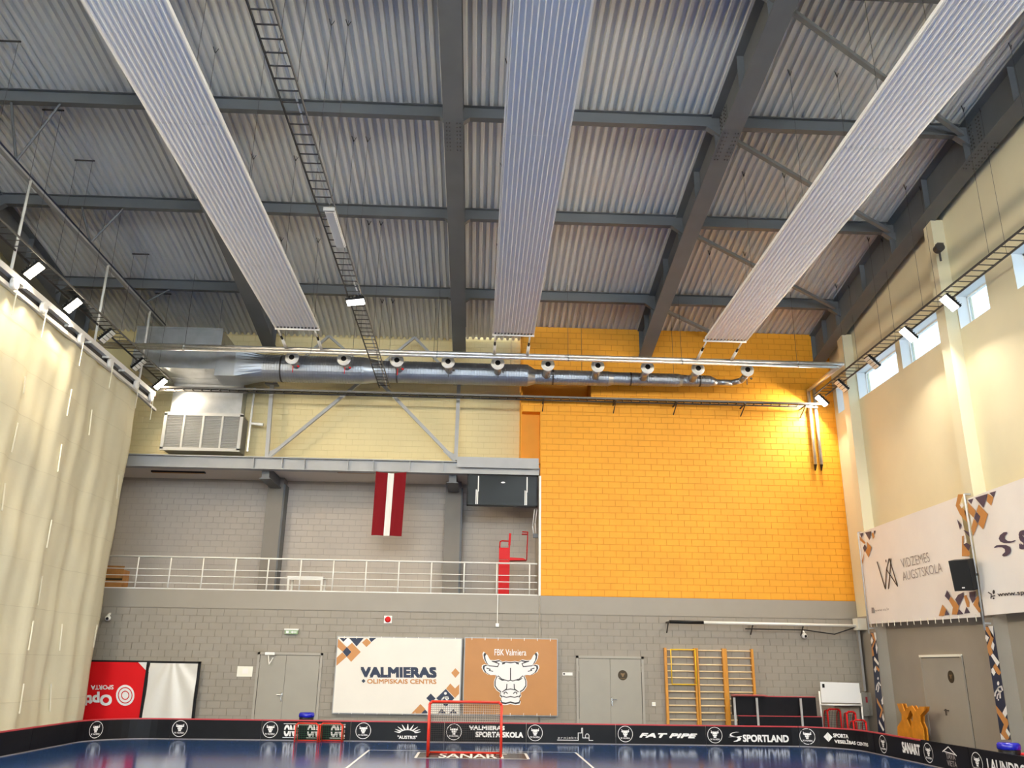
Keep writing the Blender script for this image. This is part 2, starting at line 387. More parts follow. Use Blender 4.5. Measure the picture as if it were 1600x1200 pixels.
# dark slot lamps in the gallery ceiling
for px, w, lab in ((279, 1.75, 'dark slot luminaire set in the gallery ceiling above the empty wall bay'), (556, 1.2, 'dark slot luminaire set in the gallery ceiling beside the flag')):
    p = at_z(px, 736.5, 7.92); t = thing('slot_lamp', lab, 'lamp', (p.x, p.y, 7.86))
    make('housing', B(p.x-w/2, p.x+w/2, p.y-.07, p.y+.07, 7.87, 7.92), 'black_plastic', t); make('diffuser', B(p.x-w/2+.03, p.x+w/2-.03, p.y-.05, p.y+.05, 7.862, 7.87), 'cardboard', t)

# ------------------------------------------------------------------ side walls
WZ0, WZ1 = 10.05, 10.93
WIN = [(25.85, 26.75), (22.51, 25.12), (20.16, 22.25), (17.95, 19.24), (14.6, 16.9), (12.0, 14.2)]
wr = MB().box(XR, XR+.4, REAR, YB+.3, 3.55, WZ0).box(XR, XR+.4, REAR, YB+.3, WZ1, 15.3)
edges = sorted([e for w in WIN for e in w]); ys = [REAR]+edges+[YB+.3]
for a, b in zip(ys[0::2], ys[1::2]): wr.box(XR, XR+.4, a, b, WZ0, WZ1)
wr_ = struct('wall_right', wr, 'cream_paint', 'pale yellow side wall with a strip of high windows', 'wall')
struct('wall_right_lower', B(XR, XR+.4, REAR, YB+.3, 0, 3.55), 'grey_paint', 'grey painted lower part of the side wall', 'wall')
for i, (a, b) in enumerate(WIN):
    w = thing('window_%d' % (i+1), '', 'window', (XR+.3, (a+b)/2, WZ0)); w['kind'] = 'structure'
    w['label'] = ['narrow high window sliver in the hall corner', 'wide high window next to the corner pilaster', 'high window between the two wide ones', 'high window beside the second pilaster', 'high window over the sports shop banner', 'high window far along the side wall'][i]
    make('pane', B(XR+.30, XR+.305, a+.05, b-.05, WZ0+.04, WZ1-.04), 'dimming_glass', w)
    fr = MB().box(XR+.27, XR+.33, a, b, WZ0, WZ0+.05).box(XR+.27, XR+.33, a, b, WZ1-.05, WZ1).box(XR+.27, XR+.33, a, a+.05, WZ0, WZ1).box(XR+.27, XR+.33, b-.05, b, WZ0, WZ1)
    make('window_frame', fr, 'white_plastic', w)
    make('reveal', MB().box(XR+.002, XR+.27, b-.006, b, WZ0, WZ1).box(XR+.002, XR+.27, a, b, WZ1-.006, WZ1), 'reveal_white', w)
for j, y0 in enumerate((25.16, 19.27, 13.4)):
    struct('pilaster_%d' % (j+1), B(11.49, XR, y0, y0+.38, 3.55, zb(y0)+.02), 'cream_paint', ['pale yellow pilaster near the hall corner', 'pale yellow pilaster between the two side wall banners', 'pale yellow pilaster further along the side wall'][j], 'pilaster')
    struct('pilaster_base_%d' % (j+1), B(11.49, XR, y0, y0+.38, 0, 3.55), 'grey_paint', ['grey foot of the pilaster near the hall corner', 'grey foot of the pilaster beside the side wall door', 'grey foot of the pilaster further along the side wall'][j], 'pilaster')
struct('wall_left', B(XL-.3, XL, REAR, YG+.3, 0, 15.3), 'yellow_paint', 'pale yellow side wall behind the divider curtain', 'wall')
rw = MB().box(XL, XR, REAR-.3, REAR, 0, 6).box(XL, XR, REAR-.3, REAR, 12.3, 15.3).box(XL, -11, REAR-.3, REAR, 6, 12.3).box(9, XR, REAR-.3, REAR, 6, 12.3).box(-1.5, -.5, REAR-.3, REAR, 6, 12.3)
struct('wall_rear', rw, 'yellow_paint', 'pale yellow end wall with two large unseen windows', 'wall')
for i, (a, b) in enumerate(((-11, -1.5), (-.5, 9))):  # unseen windows, sized and raised to send daylight onto the roof
    w = thing('window_%d' % (7+i), ['large unseen rear window on the curtain side', 'large unseen rear window on the banner side'][i], 'window', ((a+b)/2, REAR-.1, 6)); w['kind'] = 'structure'
    make('pane', B(a, b, REAR-.12, REAR-.11, 6, 12.3), 'window_glass', w)
    fr = MB()
    for k in range(5): x = a+(b-a)*k/4; fr.box(x-.04, x+.04, REAR-.16, REAR-.06, 6, 12.3)
    make('window_frame', fr, 'white_plastic', w)

# ------------------------------------------------------------------ roof
def deck(x0, x1, ya, yb, ns, parent=None):
    prof = []; x = x0
    while x < x1-1e-4:
        for dx, dz in ((0, 0), (.075, 0), (.10, .085), (.175, .085)):
            if x+dx <= x1: prof.append((x+dx, dz))
        x += .2
    prof.append((x1, 0)); n = len(prof)-1
    return MB().sheet(lambda i, j: Vector((prof[i][0], ya+(yb-ya)*j/ns, zd(ya+(yb-ya)*j/ns)+prof[i][1])), n, ns)
ceil = struct('ceiling', B(XL, XR+.3, REAR, YU, 15.25, 15.35), 'steel_grey', 'curved roof of ribbed metal decking', 'ceiling')
xs = [XL]+BEAMS[1:-1]+[XR]
cuts = [9.2]+PURL
for a, b in zip(xs[:-1], xs[1:]):
    for k, ya in enumerate(cuts):
        yb_ = cuts[k+1] if k+1 < len(cuts) else (YU+.02 if b < 2 else (27.9))
        make('deck_sheet', deck(a, b, ya, yb_, 4), 'deck_metal', ceil, fix=False)
    make('deck_sheet', deck(a, b, REAR, 9.2, 10), 'deck_metal', ceil, fix=False)
NB = ['by the curtain side wall', 'beside the duct box', 'over the middle of the hall', 'over the orange wall', 'along the windowed wall']
for bi, bx in enumerate(BEAMS):
    t = thing('main_beam', 'deep grey curved steel roof beam ' + NB[bi], 'beam', (bx, YB, zb(YB)), 'curved main roof beams')
    yy = [REAR+i*(YB+.05-REAR)/26 for i in range(27)]
    def strip(w, off, th, m, nm):
        mb = MB(); n = len(yy)
        mb.add([p for y in yy for p in ((bx-w/2, y, zb(y)+off), (bx+w/2, y, zb(y)+off), (bx+w/2, y, zb(y)+off+th), (bx-w/2, y, zb(y)+off+th))],
               [(4*i+a, 4*i+(a+1) % 4, 4*i+4+(a+1) % 4, 4*i+4+a) for i in range(n-1) for a in range(4)]+[(0, 1, 2, 3), (4*n-4, 4*n-3, 4*n-2, 4*n-1)])
        return make(nm, mb, m, t)
    strip(.44, 0, .03, 'steel_grey', 'bottom_flange'); strip(.016, .03, .97, 'steel_grey', 'web'); strip(.40, 1.0, .03, 'steel_grey', 'top_flange')
    for y in (27.0, 26.0, 24.9, 22.9, 20.95, 19.0, 17.05, 15.1, 13.15, 11.2):
        for s in (-1, 1): make('stiffener', B(bx+(.008 if s > 0 else -.16), bx+(.16 if s > 0 else -.008), y-.008, y+.008, zb(y)+.03, zb(y)+1.0), 'steel_grey', t)
    pm = MB(); ya, yb_ = 16.2, 17.3
    n = 6; pm.add([(bx+sx*.17, ya+(yb_-ya)*k/n, zb(ya+(yb_-ya)*k/n)-.012) for k in range(n+1) for sx in (-1, 1)], [(2*k, 2*k+1, 2*k+3, 2*k+2) for k in range(n)])
    sp = make('splice_plate', pm, 'steel_grey', t); bm_ = MB()
    for k in range(8):
        for sx in (-1, -.55, .55, 1):
            y = ya+.08+k*.13; bm_.box(bx+sx*.15-.014, bx+sx*.15+.014, y-.014, y+.014, zb(y)-.03, zb(y)-.01)
    make('bolts', bm_, 'tray_dark', sp)['kind'] = 'stuff'
    wp = MB()
    for s in (-1, 1): wp.box(bx+s*.018-.006, bx+s*.018+.006, 16.45, 17.0, zb(16.7)+.12, zb(16.7)+.92)
    wpo = make('web_plate', wp, 'steel_grey', t); bm_ = MB()
    for s in (-1, 1):
        for k in range(8):
            for y in (16.52, 16.62, 16.83, 16.93): bm_.box(bx+s*.03-.012, bx+s*.03+.012, y-.014, y+.014, zb(16.7)+.17+k*.1, zb(16.7)+.198+k*.1)
    make('bolts', bm_, 'tray_dark', wpo)['kind'] = 'stuff'
BAY = ['curtain bay', 'bay left of the middle beam', 'bay right of the middle beam', 'braced bay by the windows']
ROWN = ['fourth from the end wall', 'third from the end wall', 'second from the end wall', 'first from the end wall']
for k, y in enumerate(PURL):
    for j in range(4):
        a, b = BEAMS[j]+.01, BEAMS[j+1]-.01; z1 = zd(y)-.005; z0 = z1-.33
        t = thing('roof_purlin', 'grey steel purlin in the %s, %s' % (BAY[j], ROWN[k]), 'beam', ((a+b)/2, y, z0), 'roof purlins')
        make('web', B(a, b, y-.006, y+.006, z0+.015, z1-.015), 'steel_grey', t)
        make('bottom_flange', B(a, b, y-.085, y+.085, z0, z0+.015), 'steel_grey', t)
        make('top_flange', B(a, b, y-.085, y+.085, z1-.015, z1), 'steel_grey', t)
        for s, e in ((1, a), (-1, b)):
            make('haunch_plate', MB().extr([(e, y-.08, z0), (e+s*.34, y-.08, z0), (e, y-.08, z0-.26)], (0, .16, 0)), 'steel_grey', t)
for k, (y0, y1) in enumerate(((13.35, 16.95), (17.25, 20.85), (21.15, 24.8), (25.1, 27.0))):
    a = Vector((5.6, y0, zd(y0)-.32)); b = Vector((11.2, y1, zd(y1)-.32))
    if k == 3: b = Vector((8.2, 26.9, zd(26.9)-.3))
    tag(make('roof_brace', MB().bar(a, b, .10, .10), 'steel_mid', smooth=False), 'diagonal steel roof brace ' + ['over the near end of the windowed bay', 'between third and second purlin rows', 'between second and first purlin rows', 'short, meeting the orange wall'][k], 'brace', 'roof braces')

# ------------------------------------------------------------------ radiant ceiling panels
def wires(parent, x0, x1, y, z, m='tray_dark', bar=False):
    """a pair of thin suspension wires up to a clip on the deck"""
    top = zd(y)-.01
    for x in (x0, x1):
        w = make('suspension_wire', MB().tube((x, y, z), (x, y, top), .0045, 4), m, parent)
        if not bar: make('deck_hook', MB().bar((x, y, top-.14), (x-.05, y-.03, top), .014, .014).bar((x, y, top-.14), (x+.05, y+.03, top), .014, .014), m, w)
    if bar: make('deck_clip', MB().bar((x0-.05, y, top-.04), (x1+.05, y, top-.04), .03, .03), m, parent)
PZ, PEND = 11.15, 23.32
for x0, x1, lab in ((-6.03, -4.77, 'white ribbed radiant heating panel hung beside the duct box beam'), (.26, 1.47, 'white ribbed radiant heating panel hung over the goal'), (6.49, 7.74, 'white ribbed radiant heating panel hung along the windowed wall')):
    t = thing('radiant_panel', lab, 'heating panel', ((x0+x1)/2, PEND, PZ), 'radiant ceiling panels')
    w = x1-x0; n = 12
    for ya, yb_ in ((2.0, 7.6), (7.62, 13.4), (13.42, 19.2), (19.22, PEND-.12)):
        make('backing_sheet', B(x0+.01, x1-.01, ya, yb_, PZ+.035, PZ+.045), 'panel_white', t)
        lm = None
        for k in range(n):
            xa = x0+.03+(w-.06)*k/n; d = (w-.06)/n
            if lm is None:
                mb = MB(); L = yb_-ya
                pr = [(0, .025), (d*.11, -.025), (d*.17, -.025), (d*.28, .025), (d, .025)]
                mb.sheet(lambda i, j: Vector((pr[i][0], L*j, pr[i][1])), len(pr)-1, 1)
                lm = bpy.data.meshes.new('lamella'); lm.from_pydata(mb.v, [], mb.f); lm.materials.append(MATS['panel_white'])
            share('lamella', lm, t, (xa, ya, PZ))
        for e in (x0, x1-.03): make('edge_rail', B(e, e+.03, ya, yb_, PZ-.02, PZ+.06), 'panel_edge', t)
    make('end_header', MB().tube((x0-.01, PEND-.03, PZ+.0), (x1+.01, PEND-.03, PZ+.0), .04, 8), 'panel_edge', t, smooth=True)
    for k in range(n): make('collar', B(x0+.05+(w-.06)*k/n, x0+.05+(w-.06)*k/n+.05, PEND-.13, PEND-.06, PZ, PZ+.04), 'steel_grey', t)
    for x in (x0+.08, x1-.12):
        a = Vector((x, PEND, PZ-.02)); b = Vector((x, 24.42, 10.98)); c = a.lerp(b, .32); d = a.lerp(b, .5)
        make('connection_hose', MB().tube(a, c, .025, 8).tube(d, b, .045, 8, .05), 'white_paint', t, smooth=True)
        make('valve', MB().tube(c, d, .035, 8), 'black_plastic', t)
    for y in (22.5, 19.0, 15.5, 12.0): wires(t, x0+.1, x1-.1, y, PZ+.05)

# ------------------------------------------------------------------ cable trays
def tray(lab, p0, p1, wdir, w, step=.29, rail='tray_dark', rung='tray_dark', hang=(), z_hi=.05, rr=.022):
    p0, p1, wd = Vector(p0), Vector(p1), Vector(wdir); d = p1-p0; L = d.length; u = d/L
    t = thing('cable_tray', lab, 'cable tray', tuple((p0+p1)/2), 'ladder cable trays under the roof')
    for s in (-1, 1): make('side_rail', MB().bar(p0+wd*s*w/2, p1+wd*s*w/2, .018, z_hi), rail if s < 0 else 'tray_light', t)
    me = bpy.data.meshes.new('rung'); mb = MB().bar(-wd*w/2, wd*w/2, rr, .016); me.from_pydata(mb.v, [], mb.f); me.materials.append(MATS[rung])
    for k in range(int(L/step)): share('rung', me, t, p0+u*(step*(k+.5)))
    for y in hang: wires(t, p0.x-w/2, p0.x+w/2, y, p0.z, bar=p0.x < -9)
    return t
TZ = 10.62
tc = tray('dark ladder cable tray running lengthwise over the middle of the hall', (-3.14, 6, 10.42), (-3.14, 26.35, 10.42), (1, 0, 0), .34, hang=(11.2, 14.6, 18.2, 21.6, 25.6))
tl = tray('dark ladder cable tray carrying lamps along the divider curtain', (-10.3, 6, TZ), (-10.3, 26.9, TZ), (1, 0, 0), .4, hang=(15.5, 17.6, 19.4, 21.4, 23.5, 25.6))
tr_ = tray('dark ladder cable tray carrying lamps along the windowed wall', (11.17, 6, TZ), (11.17, 26.6, TZ), (1, 0, 0), .4, hang=(14.5, 16.4, 19.3, 21.6, 24.0))
tb = tray('long ladder cable tray fixed across the end wall', (-11.2, 26.58, 10.265), (11.15, 26.58, 10.265), (0, 1, 0), .36, z_hi=.06, rail='tray_light', rr=.03)
for x in (2.0, 4.35, 6.35, 8.6, 10.6): make('wall_bracket', MB().bar((x, 26.38, 10.215), (x, YB, 10.215), .04, .04).bar((x, 26.42, 10.2), (x, YB, 9.95), .03, .03), 'tray_dark', tb)
for k, (x, dz) in enumerate(((0, .03), (.05, .03))):
    make('cable', MB().tube((-11.1, 26.6+x, 10.265+dz), (11.0, 26.6+x, 10.265+dz), .018, 6), 'black_plastic', tb)
make('cable', MB().tube((-3.06, 6, 10.44), (-3.06, 26.35, 10.44), .018, 6), 'white_paint', tc)
# batten lamp and a small sensor box on the middle tray
p = at_z(511, 330, 10.32); q = at_z(536, 388, 10.32); xm = (p.x+q.x)/2
t = thing('batten_lamp', 'white batten lamp strapped under the middle cable tray', 'lamp', (xm, (p.y+q.y)/2, 10.31))
make('body', B(xm-.10, xm+.10, p.y, q.y, 10.34, 10.39), 'white_plastic', t); make('diffuser', B(xm-.08, xm+.08, p.y+.04, q.y-.04, 10.31, 10.34), 'white_plastic', t)
make('end_cap', B(xm-.11, xm+.11, p.y-.04, p.y, 10.31, 10.39), 'steel_light', t)

# ------------------------------------------------------------------ LED floodlights
def floodlight(x, y, z, tilt, lit, lab, power=1.):
    t = thing('floodlight', lab, 'floodlight', (x, y, z), 'LED floodlights under the cable trays')
    a = Vector((math.cos(tilt), 0, math.sin(tilt))); n = Vector((math.sin(tilt), 0, -math.cos(tilt))); yv = Vector((0, 1, 0)); c = Vector((x, y, z))
    make('housing', MB().obox(c-n*.05, a*.225, yv*.15, n*.03), 'black_plastic', t)
    fm = MB()
    for k in range(7): fm.obox(c-n*.10-a*(.19-.063*k), a*.008, yv*.13, n*.03)
    make('fins', fm, 'black_plastic', t)
    make('yoke', MB().bar(c-n*.06-yv*.18, Vector((x, y-.18, z+.11)), .03, .02).bar(c-n*.06+yv*.18, Vector((x, y+.18, z+.11)), .03, .02).bar((x, y-.18, z+.11), (x, y+.18, z+.11), .03, .02), 'tray_dark', t)
    for k in range(4):
        m = make('led_module', MB().obox(c-a*(.159-.106*k)-n*.005, a*.044, yv*.125, n*.015), lit or 'led_off', t)
        m['label'] = 'glowing LED module' if lit else 'unlit white LED module'
    if lit:
        ld = bpy.data.lights.new('led_beam', 'AREA'); ld.shape = 'RECTANGLE'; ld.size = .42; ld.size_y = .25; ld.energy = LAMP*power
        ld.color = (1, .84, .62) if lit == 'led_on' else (1, .89, .74); ld.spread = math.radians(SPREAD)
        lo = bpy.data.objects.new('led_beam', ld); COL.objects.link(lo); lo.parent = t
        lo.matrix_parent_inverse = Matrix.Identity(4); lo.location = n*.02
        lo.rotation_euler = Matrix((a, yv, -n)).transposed().to_euler() if a.cross(yv).dot(-n) > 0 else Matrix((-a, yv, -n)).transposed().to_euler()
    return t
TL = math.radians(46)
LW, LC = 'led_on', 'led_on_cool'
for i, (y, lit) in enumerate(((18.17, LW), (20.16, LW), (22.28, None), (24.62, None), (26.44, LW), (14.1, LW), (12.1, LW), (6, LW), (4, LW), (-3, LW), (-5, LW))):
    floodlight(-10.28, y, 10.36, TL, lit, ['lit floodlight over the curtain, near the first purlin haunch', 'lit floodlight over the curtain, before the unlit pair', 'unlit floodlight over the curtain, further from the duct box', 'unlit floodlight over the curtain, in front of the duct box', 'lit floodlight over the curtain at the end wall', 'lit floodlight over the curtain behind the goal view', 'lit floodlight over the curtain, mid hall', 'lit floodlight over the curtain towards the rear', 'lit floodlight over the curtain closer to the rear', 'lit floodlight over the curtain at the rear', 'lit floodlight over the curtain at the rear windows'][i], .45 if i == 4 else 1.)
for i, (y, lit) in enumerate(((19.22, LC), (7.5, LC), (1.5, LC), (-5, LC))):
    floodlight(-3.12, y, 10.27, math.radians(8), lit, ['lit floodlight under the middle cable tray past the batten lamp', 'lit floodlight under the middle tray, mid hall', 'lit floodlight under the middle tray towards the rear', 'lit floodlight under the middle tray at the rear'][i])
for i, (y, lit) in enumerate(((18.43, LC), (20.5, LC), (22.67, None), (24.84, None), (26.40, LC), (14.3, LC), (12.3, LC), (6, LC), (4, LC), (-3, LC), (-5, LC))):
    floodlight(11.13, y, 10.36, -TL, lit, ['lit floodlight by the windowed wall above the second pilaster', 'lit floodlight by the windowed wall before the unlit pair', 'unlit floodlight by the windowed wall at the second window', 'unlit floodlight by the windowed wall at the corner pilaster', 'lit floodlight in the corner of the orange wall', 'lit floodlight by the windowed wall, mid hall', 'lit floodlight by the windowed wall behind the goal view', 'lit floodlight by the windowed wall towards the rear', 'lit floodlight by the windowed wall closer to the rear', 'lit floodlight by the windowed wall at the rear', 'lit floodlight by the windowed wall at the rear windows'][i])

# ------------------------------------------------------------------ heating pipes under the panels
for dz, y, lab in ((10.985, 24.52, 'upper foil wrapped heating pipe across the hall with drop at the corner'), (10.87, 24.46, 'lower foil wrapped heating pipe across the hall with drop at the corner')):
    t = thing('heating_pipe', lab, 'pipe', (0, y, dz), 'foil wrapped heating pipes'); e = 11.12 if dz > 10.9 else 10.92
    make('cross_run', MB().tube((-11.6, y, dz), (e, y, dz), .055, 10), 'insulation_foil', t, smooth=True)
    make('elbow', MB().ball((e, y, dz), .062, 10, 6), 'insulation_foil', t, smooth=True)
    make('wall_run', MB().tube((e, y, dz), (e, 26.88, dz), .055, 10), 'insulation_foil', t, smooth=True)
    make('elbow', MB().ball((e, 26.88, dz), .06, 10, 6), 'insulation_foil', t, smooth=True)
    make('drop', MB().tube((e, 26.88, dz), (e, 26.88, 8.35), .055, 10), 'insulation_foil', t, smooth=True)
    make('end_cone', MB().tube((e, 26.88, 8.35), (e, 26.94, 8.15), .055, 10, .02), 'bronze', t)
    for x in (-9.0, -5.2, -1.4, 2.6, 6.1, 9.7): make('pipe_clamp', MB().tube((x-.02, y, dz), (x+.02, y, dz), .066, 10), 'galvanised', t)
    if dz > 10.9:
        for x in (-9.0, -5.2, -1.4, 2.6, 6.1, 9.7): make('suspension_wire', MB().tube((x, y, dz), (x, y, zd(y)), .006, 4), 'tray_dark', t)

# ------------------------------------------------------------------ ventilation
t = thing('duct_box', 'big galvanised rectangular duct box under the roof by the curtain', 'duct', (-9.7, 26.8, 10.72))
bx0, bx1, by0, by1, bz0, bz1 = -11.0, -8.35, 25.82, YU, 10.74, 12.06
make('body', B(bx0, bx1, by0, by1, bz0, bz1), 'galvanised', t)
make('flange', MB().box(bx0-.03, bx1+.03, by0-.03, by0+.02, bz0-.03, bz0+.02).box(bx0-.03, bx1+.03, by0-.03, by0+.02, bz1-.02, bz1+.03).box(bx0-.03, bx0+.02, by0-.03, by0+.02, bz0, bz1).box(bx1-.02, bx1+.03, by0-.03, by0+.02, bz0, bz1), 'galvanised', t)
make('seam', MB().box(bx0, bx1, by0-.012, by0, 11.42, 11.45).box(bx0, bx1, 26.9, 26.93, bz0-.012, bz0), 'galvanised', t)
make('hatch', B(bx1, bx1+.02, 26.2, 27.2, 10.95, 11.75), 'galvanised', t)
make('outlet_neck', B(bx1, -7.75, 25.55, 26.6, 10.42, 11.32), 'galvanised_duct', t)
for x in (bx0+.15, bx1-.15): make('hanger_rod', MB().tube((x, by0+.1, bz1), (x, by0+.1, zd(by0)), .012, 6), 'galvanised', t)
t = thing('riser_duct', 'galvanised riser duct between the duct box and the white grille', 'duct', (-9.1, 27.75, 9.72))
make('body', B(-10.25, -7.95, 27.5, YU-.02, 9.74, 10.735), 'galvanised', t); make('flange', B(-10.3, -7.9, 27.45, YU-.02, 9.71, 9.75), 'galvanised', t)
make('support', MB().bar((-7.62, 27.6, 8.5), (-7.62, 27.6, 10.7), .06, .06).bar((-7.62, 27.6, 9.45), (-7.2, 27.6, 9.42), .08, .08), 'galvanised', t)
# white supply grille
gY = 27.25; g = [at_y(257, 646, gY), at_y(378, 648, gY), at_y(373, 704, gY), at_y(254, 701, gY)]
gx0, gx1, gz0, gz1 = (g[0].x+g[3].x)/2, (g[1].x+g[2].x)/2, (g[2].z+g[3].z)/2, (g[0].z+g[1].z)/2
t = thing('supply_grille', 'white louvred supply grille box above the gallery lintel', 'grille', ((gx0+gx1)/2, 27.6, gz0))
make('box', B(gx0, gx1, gY+.05, YU-.002, gz0, gz1), 'steel_mid', t)
fr = MB().box(gx0-.04, gx1+.04, gY-.02, gY+.05, gz0-.04, gz0+.06).box(gx0-.04, gx1+.04, gY-.02, gY+.05, gz1-.06, gz1+.04).box(gx0-.04, gx0+.06, gY-.02, gY+.05, gz0, gz1).box(gx1-.06, gx1+.04, gY-.02, gY+.05, gz0, gz1)
make('frame', fr, 'grille_white', t)
for k in (1, 2, 3): x = gx0+(gx1-gx0)*k/4; make('mullion', B(x-.03, x+.03, gY-.015, gY+.05, gz0+.05, gz1-.05), 'grille_white', t)
n = 20
for k in range(n): z = gz0+.08+(gz1-gz0-.16)*k/(n-1); make('louvre', MB().obox(((gx0+gx1)/2, gY+.02, z), ((gx1-gx0)/2-.05, 0, 0), (0, .022, -.016), (0, .002, .003)), 'grille_white', t)
# round duct
dY = 26.05
def spiral(x0, x1, r, zc):
    pr = []; x = x0
    while x < x1-.06: pr += [(x, r), (x+.045, r), (x+.05, r+.009), (x+.06, r+.009), (x+.065, r)]; x += .085
    pr.append((x1, r)); return MB().lathe((0, dY, zc), (1, 0, 0), pr, 28)
t = thing('spiral_duct', 'long tapering galvanised spiral duct across the end of the hall', 'duct', (0, dY, 10.4))
# square to round transition
sq = [Vector((-7.75, dY-.5+1.0*a, 10.42+.9*b)) for a, b in ((0, .5), (0, 1), (.5, 1), (1, 1), (1, .5), (1, 0), (.5, 0), (0, 0))]
n = 32; tm = MB(); vs = []
for i in range(n):
    f = i/n*8; k = int(f); p = sq[k].lerp(sq[(k+1) % 8], f-k); vs.append(p)
ang = [PI-2*PI*i/n for i in range(n)]
vs += [Vector((-6.95, dY+.43*math.cos(a), 10.87+.43*math.sin(a))) for a in ang]
make('transition', tm.add(vs, [(i, (i+1) % n, n+(i+1) % n, n+i) for i in range(n)]), 'galvanised_duct', t)
SEG = [(-6.95, -3.75, .43, 10.87), (-3.3, 1.45, .35, 10.86), (1.68, 4.05, .24, 10.82), (4.2, 6.35, .21, 10.83), (6.45, 7.35, .18, 10.83)]
for k, (a, b, r, z) in enumerate(SEG):
    make('pipe_section', spiral(a, b, r, z), 'galvanised_duct', t, smooth=False)
    make('joint_band', MB().lathe((0, dY, z), (1, 0, 0), [(a+.55, r+.012), (a+.6, r+.012)], 28), 'tray_dark', t)
    if k+1 < len(SEG):
        a2, b2, r2, z2 = SEG[k+1]; mb = MB(); vs = []
        for x, rr_, zz in ((b, r, z), (a2, r2, z2)): vs += [Vector((x, dY+rr_*math.cos(2*PI*i/28), zz+rr_*math.sin(2*PI*i/28))) for i in range(28)]
        make('reducer', mb.add(vs, [(i, (i+1) % 28, 28+(i+1) % 28, 28+i) for i in range(28)]), 'galvanised', t, smooth=True)
make('reducer', MB().tube((7.35, dY, 10.83), (7.6, dY, 10.8), .18, 20, .1), 'galvanised', t, smooth=True)
make('end_pipe', MB().path([(7.6, dY, 10.8), (8.1, dY, 10.8), (8.35, dY-.15, 10.83), (8.42, dY-.45, 10.9), (8.36, 25.3, 10.93)], .095, 14), 'galvanised_duct', t, smooth=True)
for x in (-6.4, -4.2, -1.6, .9, 3.2, 6.2): make('suspension_wire', MB().tube((x, dY, 11.0), (x, dY, zd(dY)), .006, 4), 'tray_dark', t)
NOZ = [-5.88, -4.29, -2.66, -1.08, .46, 2.02, 3.58, 5.14, 6.73, 8.29]
NL = ['first from the duct box', 'second from the duct box', 'third from the duct box', 'fourth from the duct box', 'fifth from the duct box', 'fifth from the pipe end', 'fourth from the pipe end', 'third from the pipe end', 'second from the pipe end', 'on the bent pipe end']
for k, x in enumerate(NOZ):
    nz = 10.88; c = Vector((x, 25.0, nz)); back = Vector((x, 25.25, nz-.02))
    t = thing('jet_nozzle', 'white round jet nozzle on the spiral duct, ' + NL[k], 'nozzle', tuple(c), 'jet nozzles on the spiral duct')
    make('rim', MB().lathe(c, (0, 1, 0), [(0, .12), (0, .205), (.03, .21), (.09, .18), (.2, .14)][1:], 24), 'white_plastic', t, smooth=True)
    make('cone', MB().lathe((x, 24.985, nz), (0, 1, 0), [(-.012, .135), (-.006, .14), (.012, .13)], 24), 'white_paint', t)
    make('throat', MB().lathe((x, 24.965, nz), (0, 1, 0), [(0, .082), (.03, .082)], 20), 'black_matte', t)
    if k < 9:
        r, z = next((s[2], s[3]) for s in SEG if s[0]-.5 <= x <= s[1]+.5)
        make('branch_pipe', MB().tube((x, 25.2, nz-.02), (x+.02, dY-r*.9, z-.02), min(.12, r*.6), 14), 'galvanised_duct', t, smooth=True)
    make('damper_lever', MB().bar((x+.14, 25.22, nz-.19), (x+.2, 25.22, nz-.22), .04, .05).bar((x+.02, 25.2, nz-.2), (x+.02, 25.2, nz-.42), .02, .02), 'red_paint' if k in (0, 1, 2) else 'tray_dark', t)

# ------------------------------------------------------------------ divider curtain with its carrier
CX, CT, CE = -10.6, 9.72, 25.62
def cfold(y, z):
    f = (CT-z)/CT
    a = .055*math.sin(y*2.1+.6)+.04*math.sin(y*5.3+z*.15+1.1)+.022*math.sin(y*9.7+2*math.sin(z*.5))
    s = .035*math.sin(z*2.6+y*1.7)*math.exp(-abs((y % 3.1)-1.5))
    return a*(.55+.6*f)+s
t = thing('divider_curtain', 'beige cloth divider curtain hanging along the rink', 'curtain', (CX, 16, .02))
ny, nz = 150, 70
cm = MB().sheet(lambda i, j: Vector((CX+cfold(8+(CE-8)*i/ny, .05+(CT-.05)*j/nz), 8+(CE-8)*i/ny, .05+(CT-.05)*j/nz)), ny, nz)
cl = make('cloth', cm, 'curtain_cloth', t, smooth=True, fix=False)
sol = cl.modifiers.new('thick', 'SOLIDIFY'); sol.thickness = .012
for z in (1.0, 2.05, 3.1, 4.15, 5.2, 6.25, 7.3, 8.35, 9.2):
    mb = MB().sheet(lambda i, j: Vector((CX+cfold(8+(CE-8)*i/ny, z)+.013, 8+(CE-8)*i/ny, z+.012*j)), ny, 1)
    make('seam', mb, 'curtain_seam', t, fix=False)
for (x0, y0, x1, y1) in ((111, 608, 104, 650), (33, 661, 25, 707), (96, 694, 88, 737), (14, 755, 7, 798), (43, 588, 42, 616), (48, 970, 41, 1016), (102, 975, 96, 1017), (32, 1068, 25, 1115), (87, 1068, 83, 1112), (155, 976, 149, 1012), (78, 812, 72, 856), (66, 900, 60, 946), (150, 640, 143, 680), (190, 742, 186, 780)):
    a = at_x(x0, y0, CX+.06); b = at_x(x1, y1, CX+.06)
    make('guide_tape', MB().bar((CX+cfold(a.y, a.z)+.03, a.y, a.z), (CX+cfold(b.y, b.z)+.03, b.y, b.z), .03, .02), 'cord_white', t)
t = thing('curtain_carrier', 'white double rail with pulleys carrying the divider curtain', 'rail', (CX, 16, CT))
make('upper_rail', B(CX-.02, CX+.16, 8, 26.55, 9.98, 10.12), 'white_paint', t)
make('lower_rail', B(CX+.0, CX+.1, 8, 26.45, 9.74, 9.83), 'white_paint', t)
